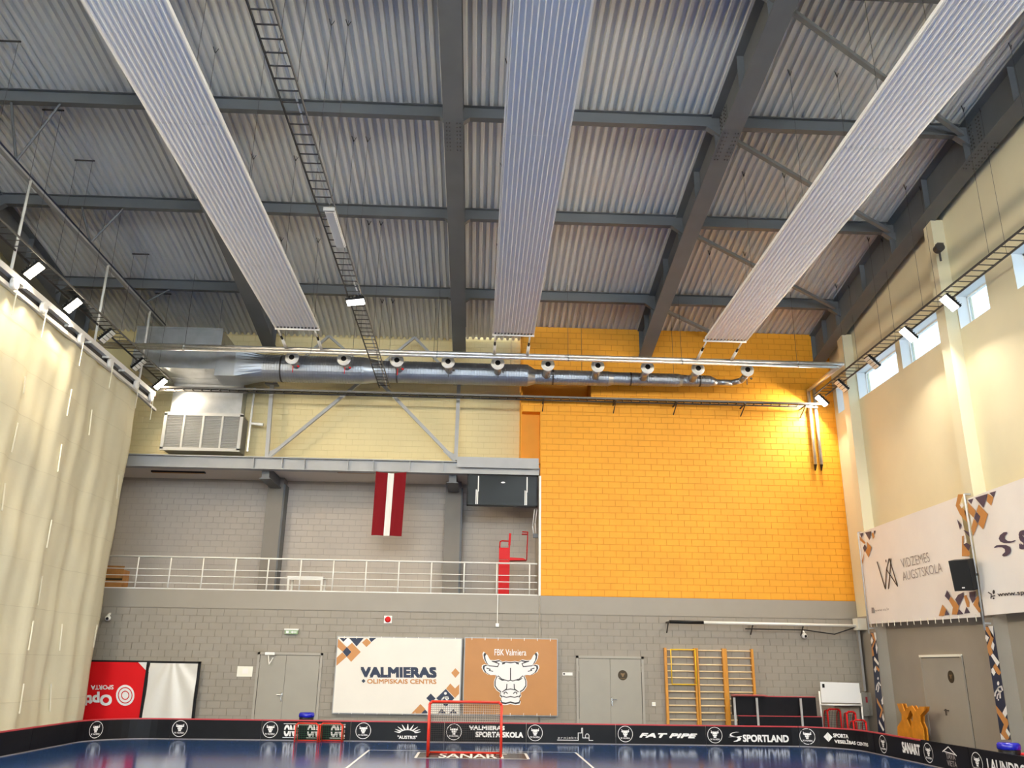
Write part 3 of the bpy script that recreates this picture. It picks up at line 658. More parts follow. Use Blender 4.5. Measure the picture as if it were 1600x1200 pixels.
make('gap_shade_strip', B(CX+.01, CX+.03, 8, 26.5, 9.83, 9.98), 'tray_dark', t)  # dark strip painted in for the shade between the rails
make('tail', MB().bar((CX+.05, 25.5, 9.72), (CX+.05, 27.0, 9.66), .08, .07), 'steel_light', t)
for px, py in ((16, 460), (62, 498), (121, 545), (168, 580), (209, 612), (232, 632)):
    p = at_x(px, py, CX+.1); d = make('pulley', MB().lathe((CX+.10, p.y, 9.88), (1, 0, 0), [(0, .13), (.02, .15), (.07, .15), (.09, .12)], 18), 'white_plastic', t, smooth=False)
    make('pull_cord', MB().tube((CX+.2, p.y+.05, 9.8), (CX+.2, p.y+.05, 9.15), .012, 6), 'cord_white', d)
for y in [9+1.15*k for k in range(15)]: make('cross_tie', B(CX-.03, CX+.22, y-.03, y+.03, 9.93, 9.99), 'white_paint', t)
t = thing('roof_pipe_rail', 'dark pipe hung on V struts under the purlins above the curtain', 'pipe', (-10.55, 16, 12.45))
make('pipe', MB().tube((-10.55, 5, 12.5), (-10.55, 26.7, 12.5), .05, 8), 'print_navy', t, smooth=True)
make('lower_bar', B(-10.62, -10.5, 5, 26.7, 12.40, 12.46), 'steel_light', t)
for y in PURL:
    z = zd(y)-.33
    for xo in (-10.95, -9.85): make('v_strut', MB().tube((-10.55, y, 12.52), (xo, y, z), .03, 6), 'steel_grey', t)
for px, py in ((45, 285), (166, 422), (233, 487), (-40, 190)):
    p = at_x(px, py, -10.55); make('drop_rod', MB().tube((-10.52, p.y, 12.42), (-10.52, p.y, 10.1), .035, 8), 'white_paint', t, smooth=True)

# ------------------------------------------------------------------ rink boards
RX0, RX1, RY, RR, BH, BT = -9.85, 10.1, 24.75, 1.5, .5, .04
def board_path():
    p = [(RX0, 8+i*.5) for i in range(31)]
    p = [q for q in p if q[1] < RY-RR]+[(RX0, RY-RR)]
    p += [(RX0+RR-RR*math.cos(a), RY-RR+RR*math.sin(a)) for a in [PI/2*k/14 for k in range(1, 15)]]
    p += [(RX0+RR+(RX1-RX0-2*RR)*k/60, RY) for k in range(1, 61)]
    p += [(RX1-RR+RR*math.sin(a), RY-RR+RR*math.cos(a)) for a in [PI/2*k/14 for k in range(1, 15)]]
    p += [(RX1, RY-RR-k*.5) for k in range(1, 31)]
    return [Vector((x, y, 0)) for x, y in p]
BP = board_path(); BS = [0.]
for a, b in zip(BP[:-1], BP[1:]): BS.append(BS[-1]+(b-a).length)
def bpos(s):
    i = max(1, min(len(BS)-1, bisect.bisect(BS, s))); f = (s-BS[i-1])/(BS[i]-BS[i-1]); p = BP[i-1].lerp(BP[i], f); d = (BP[i]-BP[i-1]).normalized()
    return p, Vector((d.y, -d.x, 0))     # point on the inner face, normal towards the rink
STAB = []
_s = 10.0
while _s < BS[-1]-.5:
    _p, _n = bpos(_s)
    if _p.y > 14: STAB.append((project((_p.x, _p.y, .25))[0], _s))
    _s += .02
def s_of(px): return min(STAB, key=lambda q: abs(q[0]-px))[1]   # path length at which the board face shows at this column
def board_fn(s0, s1, z0, z1, lift=.004): return lambda u, v: (lambda q: Vector((q[0].x+q[1].x*lift, q[0].y+q[1].y*lift, z0+(z1-z0)*v)))(bpos(s0+(s1-s0)*u))
HEADL = [(488, 378), (455, 373), (430, 378), (402, 362), (372, 368), (345, 366), (320, 345), (303, 312), (292, 305), (284, 322), (290, 355), (306, 385), (325, 402), (300, 397), (281, 404), (278, 424), (294, 453), (328, 474), (365, 472), (384, 482), (368, 520), (368, 558), (388, 588), (413, 604), (409, 630), (424, 648), (413, 668), (420, 690), (450, 695), (488, 686)]
HEAD = HEADL+[(976-x, y) for x, y in HEADL[-2:0:-1]]
def head_scaled(k, cx=488, cy=500): return [(cx+(x-cx)*k, cy+(y-cy)*k) for x, y in HEAD]
def emblem(s, parent, r=.205, zc=.262):
    fn = board_fn(s-r, s+r, zc-r, zc+r); q = lambda x, y: fn((x+1)/2, (y+1)/2)
    ps = ring2(0, 0, 1, .93)
    ps.append([((x-488)/400, -(y-500)/420+.12) for x, y in HEAD])
    o = decal('emblem', ps, q, 'print_white', parent); o['label'] = 'round club emblem with a bull head'
    eyes = [[((x-488)/400, -(y-500)/420+.12) for x, y in p] for p in ([(400, 500), (470, 520), (440, 540), (405, 525)], [(576, 500), (506, 520), (536, 540), (571, 525)], [(440, 610), (470, 600), (465, 625), (445, 628)], [(536, 610), (506, 600), (511, 625), (531, 628)], [(330, 380), (400, 392), (395, 412), (345, 405)], [(646, 380), (576, 392), (581, 412), (631, 405)])]
    f2 = board_fn(s-r, s+r, zc-r, zc+r, .006)
    decal('emblem_detail', eyes, lambda x, y: f2((x+1)/2, (y+1)/2), 'board_black', parent)
    lettering('FK VALMIERA', board_fn(s-r*.62, s+r*.62, zc-r*.62, zc-r*.42), 'print_white', parent, .02)
def board(s0, s1, lab, cap='red_cap', group=None):
    n = max(1, int((s1-s0)/.17)); ss = [s0+.006+(s1-s0-.012)*k/n for k in range(n+1)]; mid = bpos((s0+s1)/2)[0]
    t = thing('rink_board', lab, 'rink board', (mid.x, mid.y, 0), group)
    def prism(i0, i1, z0, z1):
        mb = MB(); vs = []
        for s in ss:
            p, nn = bpos(s); vs += [p+nn*i1+Vector((0, 0, z0)), p-nn*i0+Vector((0, 0, z0)), p-nn*i0+Vector((0, 0, z1)), p+nn*i1+Vector((0, 0, z1))]
        m = len(ss); return mb.add(vs, [(4*i+a, 4*i+(a+1) % 4, 4*i+4+(a+1) % 4, 4*i+4+a) for i in range(m-1) for a in range(4)]+[(0, 1, 2, 3), (4*m-4, 4*m-3, 4*m-2, 4*m-1)])
    make('panel', prism(BT, 0, .015, BH-.018), 'board_black', t); make('top_cap', prism(BT+.008, .008, BH-.018, BH+.012), cap, t)
    make('base_strip', prism(BT, .006, 0, .016), 'print_grey', t)
    return t
GB = 'rink boards'
def T(b, body, px0, px1, z0, z1, m='print_white', bold=.03, shear=0., space=1.): return lettering(body, board_fn(s_of(px0), s_of(px1), z0, z1), m, b, bold, shear, space=space)
sl = [s_of(x) for x in (267, 408, 548, 694, 822, 962, 1103, 1248)]
s_c = s_of(100); s_side = [s_of(x) for x in (1366, 1441, 1515)]
L = BS[-1]
b = board(2.0, 6.0, 'plain black rink board furthest along the curtain side'); b = board(6.0, 10.0, 'plain black rink board in the middle of the curtain side')
b = board(10.0, s_c-1.6, 'plain black rink board on the curtain side before the corner')
b = board(s_c-1.6, sl[0], 'curved black corner rink board with one emblem below the red leaning panel'); emblem(s_of(149), b)
b = board(sl[0], sl[1], 'black rink board with a single emblem in front of the silver leaning panel'); emblem(s_of(281), b)
b = board(sl[1], sl[2], 'black rink board printed with ONE three times behind the two small goals'); emblem(s_of(423), b)
for x0, x1 in ((444, 466), (480.5, 502), (517, 539.5)):
    T(b, 'ONE', x0, x1, .10, .385, bold=.05)
    decal('logo_rule', [[(0, 0), (1, 0), (1, .04), (0, .04)], [(0, .96), (1, .96), (1, 1), (0, 1)]], board_fn(s_of(x0-1), s_of(x1), .065, .42), 'print_white', b)
    decal('logo_band', [[(0, 0), (1, 0), (1, 1), (0, 1)]], board_fn(s_of(x0-1), s_of(x1+.5), .232, .262, .009), 'board_black', b)
b = board(sl[2], sl[3], 'black rink board printed with AUSTRIS under a crown'); emblem(s_of(568), b)
T(b, '"AUSTRIS"', 621, 651.5, .07, .155, bold=.03)
cp = []
for k in range(9):
    a = math.radians(20+140*k/8); r0, r1 = .42, .62+.30*math.sin(a)**2; w = .055; c, s_ = math.cos(a), math.sin(a); cp.append([(.5+r0*c*1.1-w*s_, .05+r0*s_+w*c), (.5+r1*c*1.1-w*.2*s_, .05+r1*s_+w*.2*c), (.5+r1*c*1.1+w*.2*s_, .05+r1*s_-w*.2*c), (.5+r0*c*1.1+w*s_, .05+r0*s_-w*c)])
for k in range(10):
    a0, a1 = [math.radians(15+150*(k+e)/10) for e in (0, 1)]; cp.append([(.5+.46*math.cos(a0), .05+.42*math.sin(a0)), (.5+.46*math.cos(a1), .05+.42*math.sin(a1)), (.5+.40*math.cos(a1), .05+.36*math.sin(a1)), (.5+.40*math.cos(a0), .05+.36*math.sin(a0))])
decal('crown_logo', cp, board_fn(s_of(621), s_of(652), .18, .45), 'print_white', b)
b = board(sl[3], sl[4], 'black rink board printed with VALMIERAS SPORTA SKOLA behind the goal'); emblem(s_of(709), b)
T(b, 'VALMIERAS', 733, 789, .315, .425, bold=.045); T(b, 'SPORTA SKOLA', 743.5, 817, .135, .275, bold=.045)
b = board(sl[4], sl[5], 'black rink board printed with a thin skyline logo'); emblem(s_of(836), b)
T(b, 'projekti', 872, 902.5, .11, .175, bold=-.005, space=1.25)
q0, q1 = s_of(871), s_of(926); sk = lambda x, y: board_fn(q0, q1, 0, 1)((x-855)/275, .5-(y-850)/300)
decal('skyline_logo', sum([stroke(p, 5) for p in ([(855, 973), (1016, 973), (1016, 918), (1043, 918), (1043, 882), (1051, 882), (1051, 955), (1100, 955)], [(1072, 955), (1072, 935), (1080, 925), (1092, 925), (1100, 935), (1100, 973), (1130, 973)])], []), sk, 'print_white', b)
b = board(sl[5], sl[6], 'black rink board printed with FAT PIPE'); emblem(s_of(977), b); T(b, 'FAT PIPE', 999, 1089.5, .175, .295, bold=.03, shear=.3)
b = board(sl[6], sl[7], 'black rink board printed with SPORTLAND in front of the wall bars'); emblem(s_of(1117), b); T(b, 'SPORTLAND', 1160, 1232.5, .10, .285, bold=.035)
q0, q1 = s_of(1137), s_of(1159); sw = board_fn(q0, q1, .10, .34)
decal('swoosh_logo', [[(.85, 1), (.55, .98), (.28, .86), (.22, .70), (.40, .60), (.62, .56), (1, .62), (.98, .54), (.55, .48), (.30, .55), (.12, .62), (.14, .80), (.30, .95), (.6, 1.03)], [(0, .46), (.3, .50), (.62, .45), (.72, .33), (.62, .18), (.4, .06), (.35, 0), (.62, .02), (.86, .16), (.94, .34), (.82, .52), (.5, .58), (.2, .55)]], sw, 'print_white', b)
b = board(sl[7], s_side[0], 'curved black corner rink board printed with SPORTA VESELIBAS CENTRS'); emblem(s_of(1262), b)
q0, q1 = s_of(1287), s_of(1301.5); decal('diamond_logo', [[(.5, 0), (1, .5), (.5, 1), (0, .5)]], board_fn(q0, q1, .15, .39), 'print_white', b)
T(b, 'SPORTA', 1302.5, 1326, .27, .37, bold=.04); T(b, 'VESELĪBAS CENTRS', 1303.5, 1356.5, .13, .24, bold=.04)
b = board(s_side[0], s_side[1], 'black side rink board printed with SANART below the orange trestles'); emblem(s_of(1380), b); T(b, 'SANART', 1410, 1438.5, .16, .40, bold=.05)
b = board(s_side[1], s_side[2], 'black side rink board printed with a small house logo', 'board_black'); emblem(s_of(1451), b)
q0, q1 = s_of(1475), s_of(1495); hf = board_fn(q0, q1, .05, .47)
decal('house_logo', sum([stroke(p, .05) for p in ([(-.05, .70), (.45, .98), (1, .62)], [(.10, .72), (.9, .66)])], []), hf, 'print_white', b)
lettering('TAVA', board_fn(q0+(q1-q0)*.18, q0+(q1-q0)*.9, .215, .33), 'print_grey', b, .02); lettering('VIETA', board_fn(q0+(q1-q0)*.2, q0+(q1-q0)*.95, .08, .19), 'print_grey', b, .02)
b = board(s_side[2], s_side[2]+2.4, 'black side rink board printed with LAUNDRO beside the red chair', 'board_black'); emblem(s_of(1527), b, .2, .25)
qa = s_of(1543.5); lettering('LAUNDRO', board_fn(qa, qa+1.28, .13, .37), 'print_white', b, .02)
b = board(s_side[2]+2.4, L-2.5, 'plain black side rink board beyond the lettered ones', 'board_black')

# ------------------------------------------------------------------ goals
def net(mb, A, Bp, C, D, nu, nv, r=.006, sag=0.):
    """knotted net between four corners A B (top) D C (bottom)"""
    A, Bp, C, D = map(Vector, (A, Bp, C, D)); nrm = (Bp-A).cross(D-A).normalized()
    f = lambda u, v: A.lerp(Bp, u).lerp(D.lerp(C, u), v)+nrm*sag*math.sin(PI*u)*math.sin(PI*v)
    for i in range(nu+1):
        for j in range(0, nv, 2): mb.bar(f(i/nu, j/nv), f(i/nu, min(j+2, nv)/nv), r, r)
    for j in range(nv+1):
        for i in range(0, nu, 2): mb.bar(f(i/nu, j/nv), f(min(i+2, nu)/nu, j/nv), r, r)
def goal(lab, x0, x1, y, h, dt, db, r, mnet, step, mframe='goal_red', group=None, name='floorball_goal'):
    t = thing(name, lab, 'goal', ((x0+x1)/2, y, 0), group)
    for x in (x0, x1): make('post', MB().tube((x, y, 0), (x, y, h-.05), r, 10), mframe, t, smooth=True)
    c = .06; make('crossbar', MB().path([(x0, y, h-c), (x0+c, y, h), (x1-c, y, h), (x1, y, h-c)], r, 10), mframe, t, smooth=True)
    for x in (x0, x1):
        make('base_bar', MB().tube((x, y, r), (x, y+db, r), r*.8, 8), mframe, t, smooth=True)
        make('back_bow', MB().path([(x, y, h-.03), (x, y+dt, h-.05), (x, y+dt+.08, h-.2), (x, y+db, r)], r*.6, 8), mframe, t, smooth=True)
    make('rear_bar', MB().tube((x0, y+db, r), (x1, y+db, r), r*.8, 8), mframe, t, smooth=True)
    make('top_rear_bar', MB().tube((x0, y+dt, h-.05), (x1, y+dt, h-.05), r*.5, 8), 'net_cream', t, smooth=True)
    mb = MB(); nu = int((x1-x0)/step); nv = int(h/step)
    net(mb, (x0, y+dt, h-.05), (x1, y+dt, h-.05), (x1, y+db, .04), (x0, y+db, .04), nu, nv, sag=.03)
    net(mb, (x0, y, h), (x1, y, h), (x1, y+dt, h-.05), (x0, y+dt, h-.05), nu, max(2, int(dt/step)))
    for x in (x0, x1): net(mb, (x, y, h-.05), (x, y+dt, h-.05), (x, y+db, .04), (x, y, .04), max(2, int(db/step)), nv)
    n = make('net', mb, mnet, t, fix=False); n['kind'] = 'stuff'
    return t
ga, gb = at_z(668, 1181.5, 0), at_z(782.5, 1183, 0)
g = goal('red floorball goal with a pale net standing on the crease', ga.x, gb.x, 20.98, 1.16, .38, .62, .03, 'net_dark', .05)
m = MB(); net(m, (ga.x+.05, 21.36, 1.10), (gb.x-.05, 21.36, 1.10), (gb.x-.05, 21.40, .72), (ga.x+.05, 21.40, .72), 30, 7, r=.007, sag=.03)
make('inner_net', m, 'net_cream', g, fix=False)['kind'] = 'stuff'
for k, (x0, x1, lab) in enumerate(((465, 500, 'small red training goal with green net before the ONE board, left of its twin'), (503, 537, 'small red training goal with green net before the ONE board, right of its twin'))):
    a, b_ = at_z(x0, 1157.5, 0), at_z(x1, 1158, 0); goal(lab, a.x, b_.x, a.y-.44, .46, .22, .36, .018, 'net_green', .055, group='small training goals', name='training_goal')

# ------------------------------------------------------------------ doors of the end wall
def door(name, lab, x0, x1, z1, leaves, hinge):
    d = thing(name, lab, 'door', ((x0+x1)/2, YB, 0)); d['kind'] = 'structure'; w = .07
    make('door_frame', MB().box(x0, x0+w, YB-.05, YB, 0, z1).box(x1-w, x1, YB-.05, YB, 0, z1).box(x0, x1, YB-.05, YB, z1-w, z1), 'door_frame', d)
    make('shadow_gap', B(x0+w, x1-w, YB-.012, YB+.01, 0, z1-w), 'door_gap', d)
    xs_ = [x0+w+.012]+[x0+w+(x1-x0-2*w)*f for f in leaves]+[x1-w-.012]
    for k in range(len(xs_)-1):
        l = make('door_leaf', B(xs_[k]+.004, xs_[k+1]-.004, YB-.035, YB-.012, .01, z1-w-.014), 'door_grey', d)
        for hz in (.35, z1-.45):
            hx = xs_[0] if k == 0 else xs_[-1]; make('hinge', MB().tube((hx, YB-.045, hz), (hx, YB-.045, hz+.16), .014, 6), 'door_grey', l)
    hx = xs_[1]; s = hinge
    make('door_handle', MB().box(hx+s*.02, hx+s*.06, YB-.05, YB-.035, .88, 1.12).tube((hx+s*.04, YB-.09, 1.06), (hx+s*.18, YB-.09, 1.06), .012, 8).tube((hx+s*.04, YB-.09, 1.06), (hx+s*.04, YB-.03, 1.06), .012, 8), 'chrome', d)
    return d
a, b_ = at_y(401, 1019, YB).x, at_y(504, 1020, YB).x
d1 = door('door_1', 'grey steel double door with a closer next to the silver leaning panel', a+.05, b_+.02, 2.25, [.44], -1)
make('door_closer', MB().box(a+.28, a+.56, YB-.12, YB-.05, 2.17, 2.25).bar((a+.38, YB-.10, 2.15), (a+.45, YB-.22, 1.9), .02, .02).bar((a+.45, YB-.22, 1.9), (a+.52, YB-.06, 2.1), .02, .02), 'white_plastic', d1)
a, b_ = at_y(900, 1024, YB).x, at_y(1005, 1026, YB).x
d2 = door('door_2', 'grey steel double door with a round bronze sticker next to the wall bars', a, b_, 2.29, [.50], 1)
def sticker(p, X, parent, r, ax):
    o = make('sticker', MB().lathe(p, ax, [(0, r), (.004, r)], 24), 'bronze', parent)
    return o
p = at_y(973, 1055, YB-.037); st = sticker(p, 0, d2, .145, (0, 1, 0))
decal('sticker_emblem', [[((x-488)/3300, -(y-500)/3300) for x, y in HEAD]], lambda x, y: Vector((p.x+x, p.y-.004, p.z+y+.01)), 'emblem_bronze', st)
lettering('VALMIERA', para((p.x-.08, p.y-.004, p.z-.11), (p.x+.08, p.y-.004, p.z-.11), (p.x-.08, p.y-.004, p.z-.08)), 'emblem_bronze', st)

# ------------------------------------------------------------------ banners on the end wall
def frame_banner(name, lab, px, Y, m, edge='white_paint'):
    c = [at_y(x, y, Y) for x, y in px]; x0 = (c[0].x+c[3].x)/2; x1 = (c[1].x+c[2].x)/2; z1 = (c[0].z+c[1].z)/2; z0 = (c[2].z+c[3].z)/2
    t = thing(name, lab, 'banner', ((x0+x1)/2, Y, z0))
    make('sheet', B(x0, x1, Y, Y+.02, z0, z1), m, t); e = .03
    make('frame', MB().box(x0-e, x1+e, Y+.02, YB-.02, z0-e, z0).box(x0-e, x1+e, Y+.02, YB-.02, z1, z1+e).box(x0-e, x0, Y+.02, YB-.02, z0, z1).box(x1, x1+e, Y+.02, YB-.02, z0, z1), 'steel_light', t)
    lm = MB(); n = int((x1-x0)/.35)
    for k in range(n): x = x0+(x1-x0)*(k+.5)/n; lm.box(x-.008, x+.008, Y-.006, Y+.01, z1-.05, z1+.03).box(x-.008, x+.008, Y-.006, Y+.01, z0-.03, z0+.05)
    make('lacing', lm, 'white_paint', t)
    return t, x0, x1, z0, z1
BY = YB-.12
Zb = onback(420, 960, 5, BY-.004)
t, x0, x1, z0, z1 = frame_banner('wall_banner', 'white wall banner reading VALMIERAS OLIMPISKAIS CENTRS', [(527.5, 996.5), (720.5, 997), (718, 1115), (520.5, 1115)], BY, 'banner_white')
cl_ = lambda P_: [(x, y) for x, y in P_]
def clipz(P_): return [(x, max(184, min(774, y))) for x, y in P_]
decal('navy_diamond', [clipz(p) for p in ([(553, 184), (612, 184), (583, 215)], [(628, 184), (742, 184), (686, 250)], [(610, 255), (645, 293), (610, 332), (577, 293)], [(778, 184), (840, 184), (800, 217)], [(1383, 582), (1450, 655), (1383, 722), (1308, 655)], [(1265, 618), (1303, 657), (1268, 690), (1230, 655)], [(1220, 742), (1250, 774), (1190, 774)], [(740, 504), (756, 520), (740, 536), (724, 520)], [(1350, 735), (1385, 774), (1318, 774)], [(1440, 738), (1472, 774), (1408, 774)])], Zb, 'print_navy', t, True)
decal('brown_diamond', [clipz(p) for p in ([(542, 190), (608, 257), (577, 292), (536, 255)], [(650, 222), (718, 293), (643, 370), (608, 332), (646, 293), (612, 256)], [(575, 296), (608, 331), (528, 402), (530, 338)], [(765, 187), (800, 220), (763, 255), (728, 220)], [(1458, 420), (1491, 457), (1458, 495), (1425, 457)], [(1418, 540), (1455, 578), (1488, 546), (1487, 620), (1455, 652), (1385, 580)], [(1185, 700), (1224, 741), (1188, 774), (1114, 774)])], Zb, 'print_brown', t, True)
decal('white_print', [clipz(p) for p in ([(617, 184), (655, 215), (617, 250), (582, 215)], [(1410, 697), (1446, 735), (1410, 772), (1375, 735)])]+[disc2(1380, 617, 11)]+sum([stroke(p, 11) for p in ([(1350, 690), (1352, 665), (1372, 645), (1398, 645), (1402, 660)], [(1372, 645), (1395, 672), (1375, 690)])], []), onback(420, 960, 5, BY-.007), 'print_white', t)
lettering('VALMIERAS', para(Zb(716, 494), Zb(1312, 496), Zb(716, 409)), 'print_navy', t, .055)
lettering('OLIMPISKAIS CENTRS', para(Zb(768, 541), Zb(1310, 544), Zb(768, 504)), 'print_brown', t, .03)
Zc = onback(700, 960, 5, BY-.004)
t, x0, x1, z0, z1 = frame_banner('wall_banner', 'brown wall banner with a white bull head reading FBK Valmiera', [(727, 997.5), (870.5, 999), (870, 1118), (724, 1116)], BY, 'banner_brown')
lettering('FBK Valmiera', para(Zc(363, 320), Zc(612, 322), Zc(363, 271)), 'print_white', t, .012)
hd = MB(); decal('emblem_border', [head_scaled(1.075)], Zc, 'print_white', t); decal('emblem_outline', [head_scaled(1.035)], onback(700, 960, 5, BY-.007), 'print_dark', t)
decal('emblem', [head_scaled(.968)], onback(700, 960, 5, BY-.010), 'print_white', t)['label'] = 'white bull head emblem'
mir = lambda P_: [(976-x, y) for x, y in P_]
LN = [[(488, 420), (488, 515)], [(370, 372), (398, 385), (388, 408), (355, 405), (322, 402)], [(345, 366), (385, 380)], [(392, 480), (420, 505), (470, 520), (486, 515)], [(398, 500), (425, 515), (445, 512)], [(460, 545), (458, 580), (440, 595)], [(425, 605), (450, 590), (488, 583)], [(428, 640), (455, 648), (488, 642)], [(440, 622), (438, 612), (452, 606), (465, 618)], [(302, 420), (330, 428), (322, 437), (350, 445)], [(430, 378), (425, 388), (440, 384), (445, 376)]]
decal('emblem_lines', sum([stroke(p, 7)+stroke(mir(p), 7) for p in LN], []), onback(700, 960, 5, BY-.013), 'print_dark', t)['kind'] = 'stuff'

# ------------------------------------------------------------------ leaning advertising panels at the left
LY = YB-.25; Zl = onback(120, 960, 5, LY-.006)
t = thing('leaning_panel', 'black framed leaning panel with upside down red Opti vinyl', 'panel', (-9.6, LY, 0))
pa, pb = at_y(234.5, 1032.5, LY), at_y(314, 1033, LY); xl = -11.3; zt = pa.z
def vinyl(x0, x1, z0, z1, amp, seed):
    f = lambda i, j: Vector((x0+(x1-x0)*i/24, LY-.012-amp*abs(math.sin(seed+3.1*i/24*2+2.3*math.sin(j/20*3)))*(.3+.7*j/20)*math.sin(PI*i/24)*math.sin(PI*j/20)**.5, z0+(z1-z0)*j/20))
    return MB().sheet(f, 24, 20)
make('frame', MB().box(xl, pa.x+.01, LY, LY+.05, zt-.06, zt).box(pa.x-.07, pa.x+.01, LY-.045, LY+.05, .02, zt).box(xl, pa.x, LY, LY+.05, 0, .06), 'black_plastic', t)
make('vinyl', vinyl(xl, pa.x-.04, .06, zt-.05, .012, .4), 'red_vinyl', t, smooth=True, fix=False)
decal('white_corner', [[(480, 374), (568, 374), (548, 446)], [(548, 446), (568, 374), (566, 450)]], onback(120, 960, 5, LY-.03), 'print_white', t)
Zl = onback(120, 960, 5, LY-.032)
decal('target_logo', [[(378+72*math.cos(2*PI*i/28), 632+82*math.sin(2*PI*i/28)) for i in range(28)]], Zl, 'print_white', t)
decal('target_rings', [[(378+a*math.cos(2*PI*i/24), 632+a*1.13*math.sin(2*PI*i/24)), (378+a*math.cos(2*PI*(i+1)/24), 632+a*1.13*math.sin(2*PI*(i+1)/24)), (378+b2*math.cos(2*PI*(i+1)/24), 632+b2*1.13*math.sin(2*PI*(i+1)/24)), (378+b2*math.cos(2*PI*i/24), 632+b2*1.13*math.sin(2*PI*i/24))] for i in range(24) for a, b2 in ((57, 50), (32, 25))], onback(120, 960, 5, LY-.034), 'red_paint', t)
lettering('Opti', para(Zl(275, 600), Zl(60, 606), Zl(275, 712)), 'print_white', t, .05)
lettering('SPORTA', para(Zl(287, 551), Zl(110, 553), Zl(287, 586)), 'print_white', t, .02)
t = thing('leaning_panel', 'black framed leaning panel with creased silver vinyl', 'panel', ((pa.x+pb.x)/2, LY, 0))
make('frame', MB().box(pa.x+.012, pb.x, LY, LY+.05, zt-.06, zt).box(pb.x-.07, pb.x, LY, LY+.05, 0, zt).box(pa.x+.012, pb.x, LY, LY+.05, 0, .06), 'black_plastic', t)
f = lambda i, j: Vector((pa.x+.02+(pb.x-pa.x-.09)*i/30, LY-.005-.075*(.5+.5*math.sin(11*math.atan2(i/30-.45, 1.15-j/26)))*(1-j/26*.6), .06+(zt-.12)*j/26))
make('vinyl', MB().sheet(f, 30, 26), 'silver_vinyl', t, smooth=True, fix=False)

# ------------------------------------------------------------------ small fittings on the end wall
def plate(name, lab, cat, x0, y0, x1, y1, m, d=.03, Y=YB):
    a, b = at_y(x0, y0, Y), at_y(x1, y1, Y); t = thing(name, lab, cat, ((a.x+b.x)/2, Y, b.z)); make('plate', B(a.x, b.x, Y-d, Y-.001, b.z, a.z), m, t); return t, a, b
t, a, b = plate('exit_sign', 'green and white emergency exit sign above the door', 'sign', 446, 984.5, 466, 991, 'green_sign', .08)
make('housing', B(a.x-.02, b.x+.02, YB-.09, YB-.002, a.z, a.z+.04), 'white_plastic', t)
decal('pictogram', [[(.1, .2), (.3, .2), (.3, .8), (.1, .8)], [(.45, .5), (.6, .15), (.6, .38), (.9, .38), (.9, .62), (.6, .62), (.6, .85)]], lambda u, v: Vector((a.x+(b.x-a.x)*u, YB-.084, b.z+(a.z-b.z)*v)), 'print_white', t)
t, a, b = plate('fire_alarm', 'red fire alarm sounder on a white base on the grey wall', 'alarm', 600.5, 962, 612, 974, 'white_plastic', .03)
make('sounder', MB().lathe(((a.x+b.x)/2, YB-.03, (a.z+b.z)/2), (0, -1, 0), [(0, .09), (.03, .085), (.06, .05)], 16), 'red_paint', t)
t, a, b = plate('notice', 'white notice sheet on the wall beside the grey double door', 'notice', 371.5, 1041, 394, 1057.5, 'paper_white', .015)
decal('drawing', [[(.35, .3), (.7, .3), (.7, .8), (.35, .8)]], lambda u, v: Vector((a.x+(b.x-a.x)*u, YB-.018, b.z+(a.z-b.z)*v)), 'print_grey' if 0 else 'banner_cream', t)
t, a, b = plate('room_sign', 'small white room sign beside the bull banner', 'sign', 879, 1050.5, 894.5, 1055.5, 'white_plastic', .015)
decal('pictogram', [disc2(.15, .5, .1, 10, .33)], lambda u, v: Vector((a.x+(b.x-a.x)*u, YB-.018, b.z+(a.z-b.z)*v)), 'print_dark', t)
t, a, b = plate('wall_switch', 'white wall switch box between door and wall bars', 'switch', 1018.5, 1097, 1024, 1103, 'white_plastic', .05)
make('button', B(a.x+.03, b.x-.03, YB-.06, YB-.05, b.z+.03, a.z-.03), 'paper_white', t)
for px, py, lab in ((168.5, 966, 'white dome camera on the grey wall near the curtain'), (1257, 993.5, 'white dome camera hanging under the wall pole')):
    p = at_y(px, py, YB-.12); t = thing('dome_camera', lab, 'camera', tuple(p))
    make('mount', MB().bar(p+Vector((0, 0, .08)), Vector((p.x, YB, p.z+.14)), .05, .05), 'white_plastic', t); make('shell', MB().ball(p, .085, 14, 8), 'white_plastic', t, smooth=True)
    make('lens', MB().ball(p+Vector((.01, -.06, -.01)), .045, 10, 6), 'black_plastic', t, smooth=True)
p = at_y(777, 974, YB-.05); p0 = at_y(776, 930, YB-.05)
t = thing('pull_switch', 'white hanging cable end with a small box under the gallery edge', 'switch', tuple(p)); make('cable', MB().tube(p, (p.x, YB-.04, 4.05), .012, 6), 'white_plastic', t); make('box', B(p.x-.05, p.x+.05, YB-.09, YB-.01, p.z-.1, p.z), 'white_plastic', t)
x = at_y(843, 1000, YB).x
tag(make('conduit', MB().tube((x, YB-.02, .3), (x, YB-.02, 4.0), .02, 8), 'fascia_paint', smooth=True), 'thin grey painted conduit running down behind the bull banner', 'conduit')
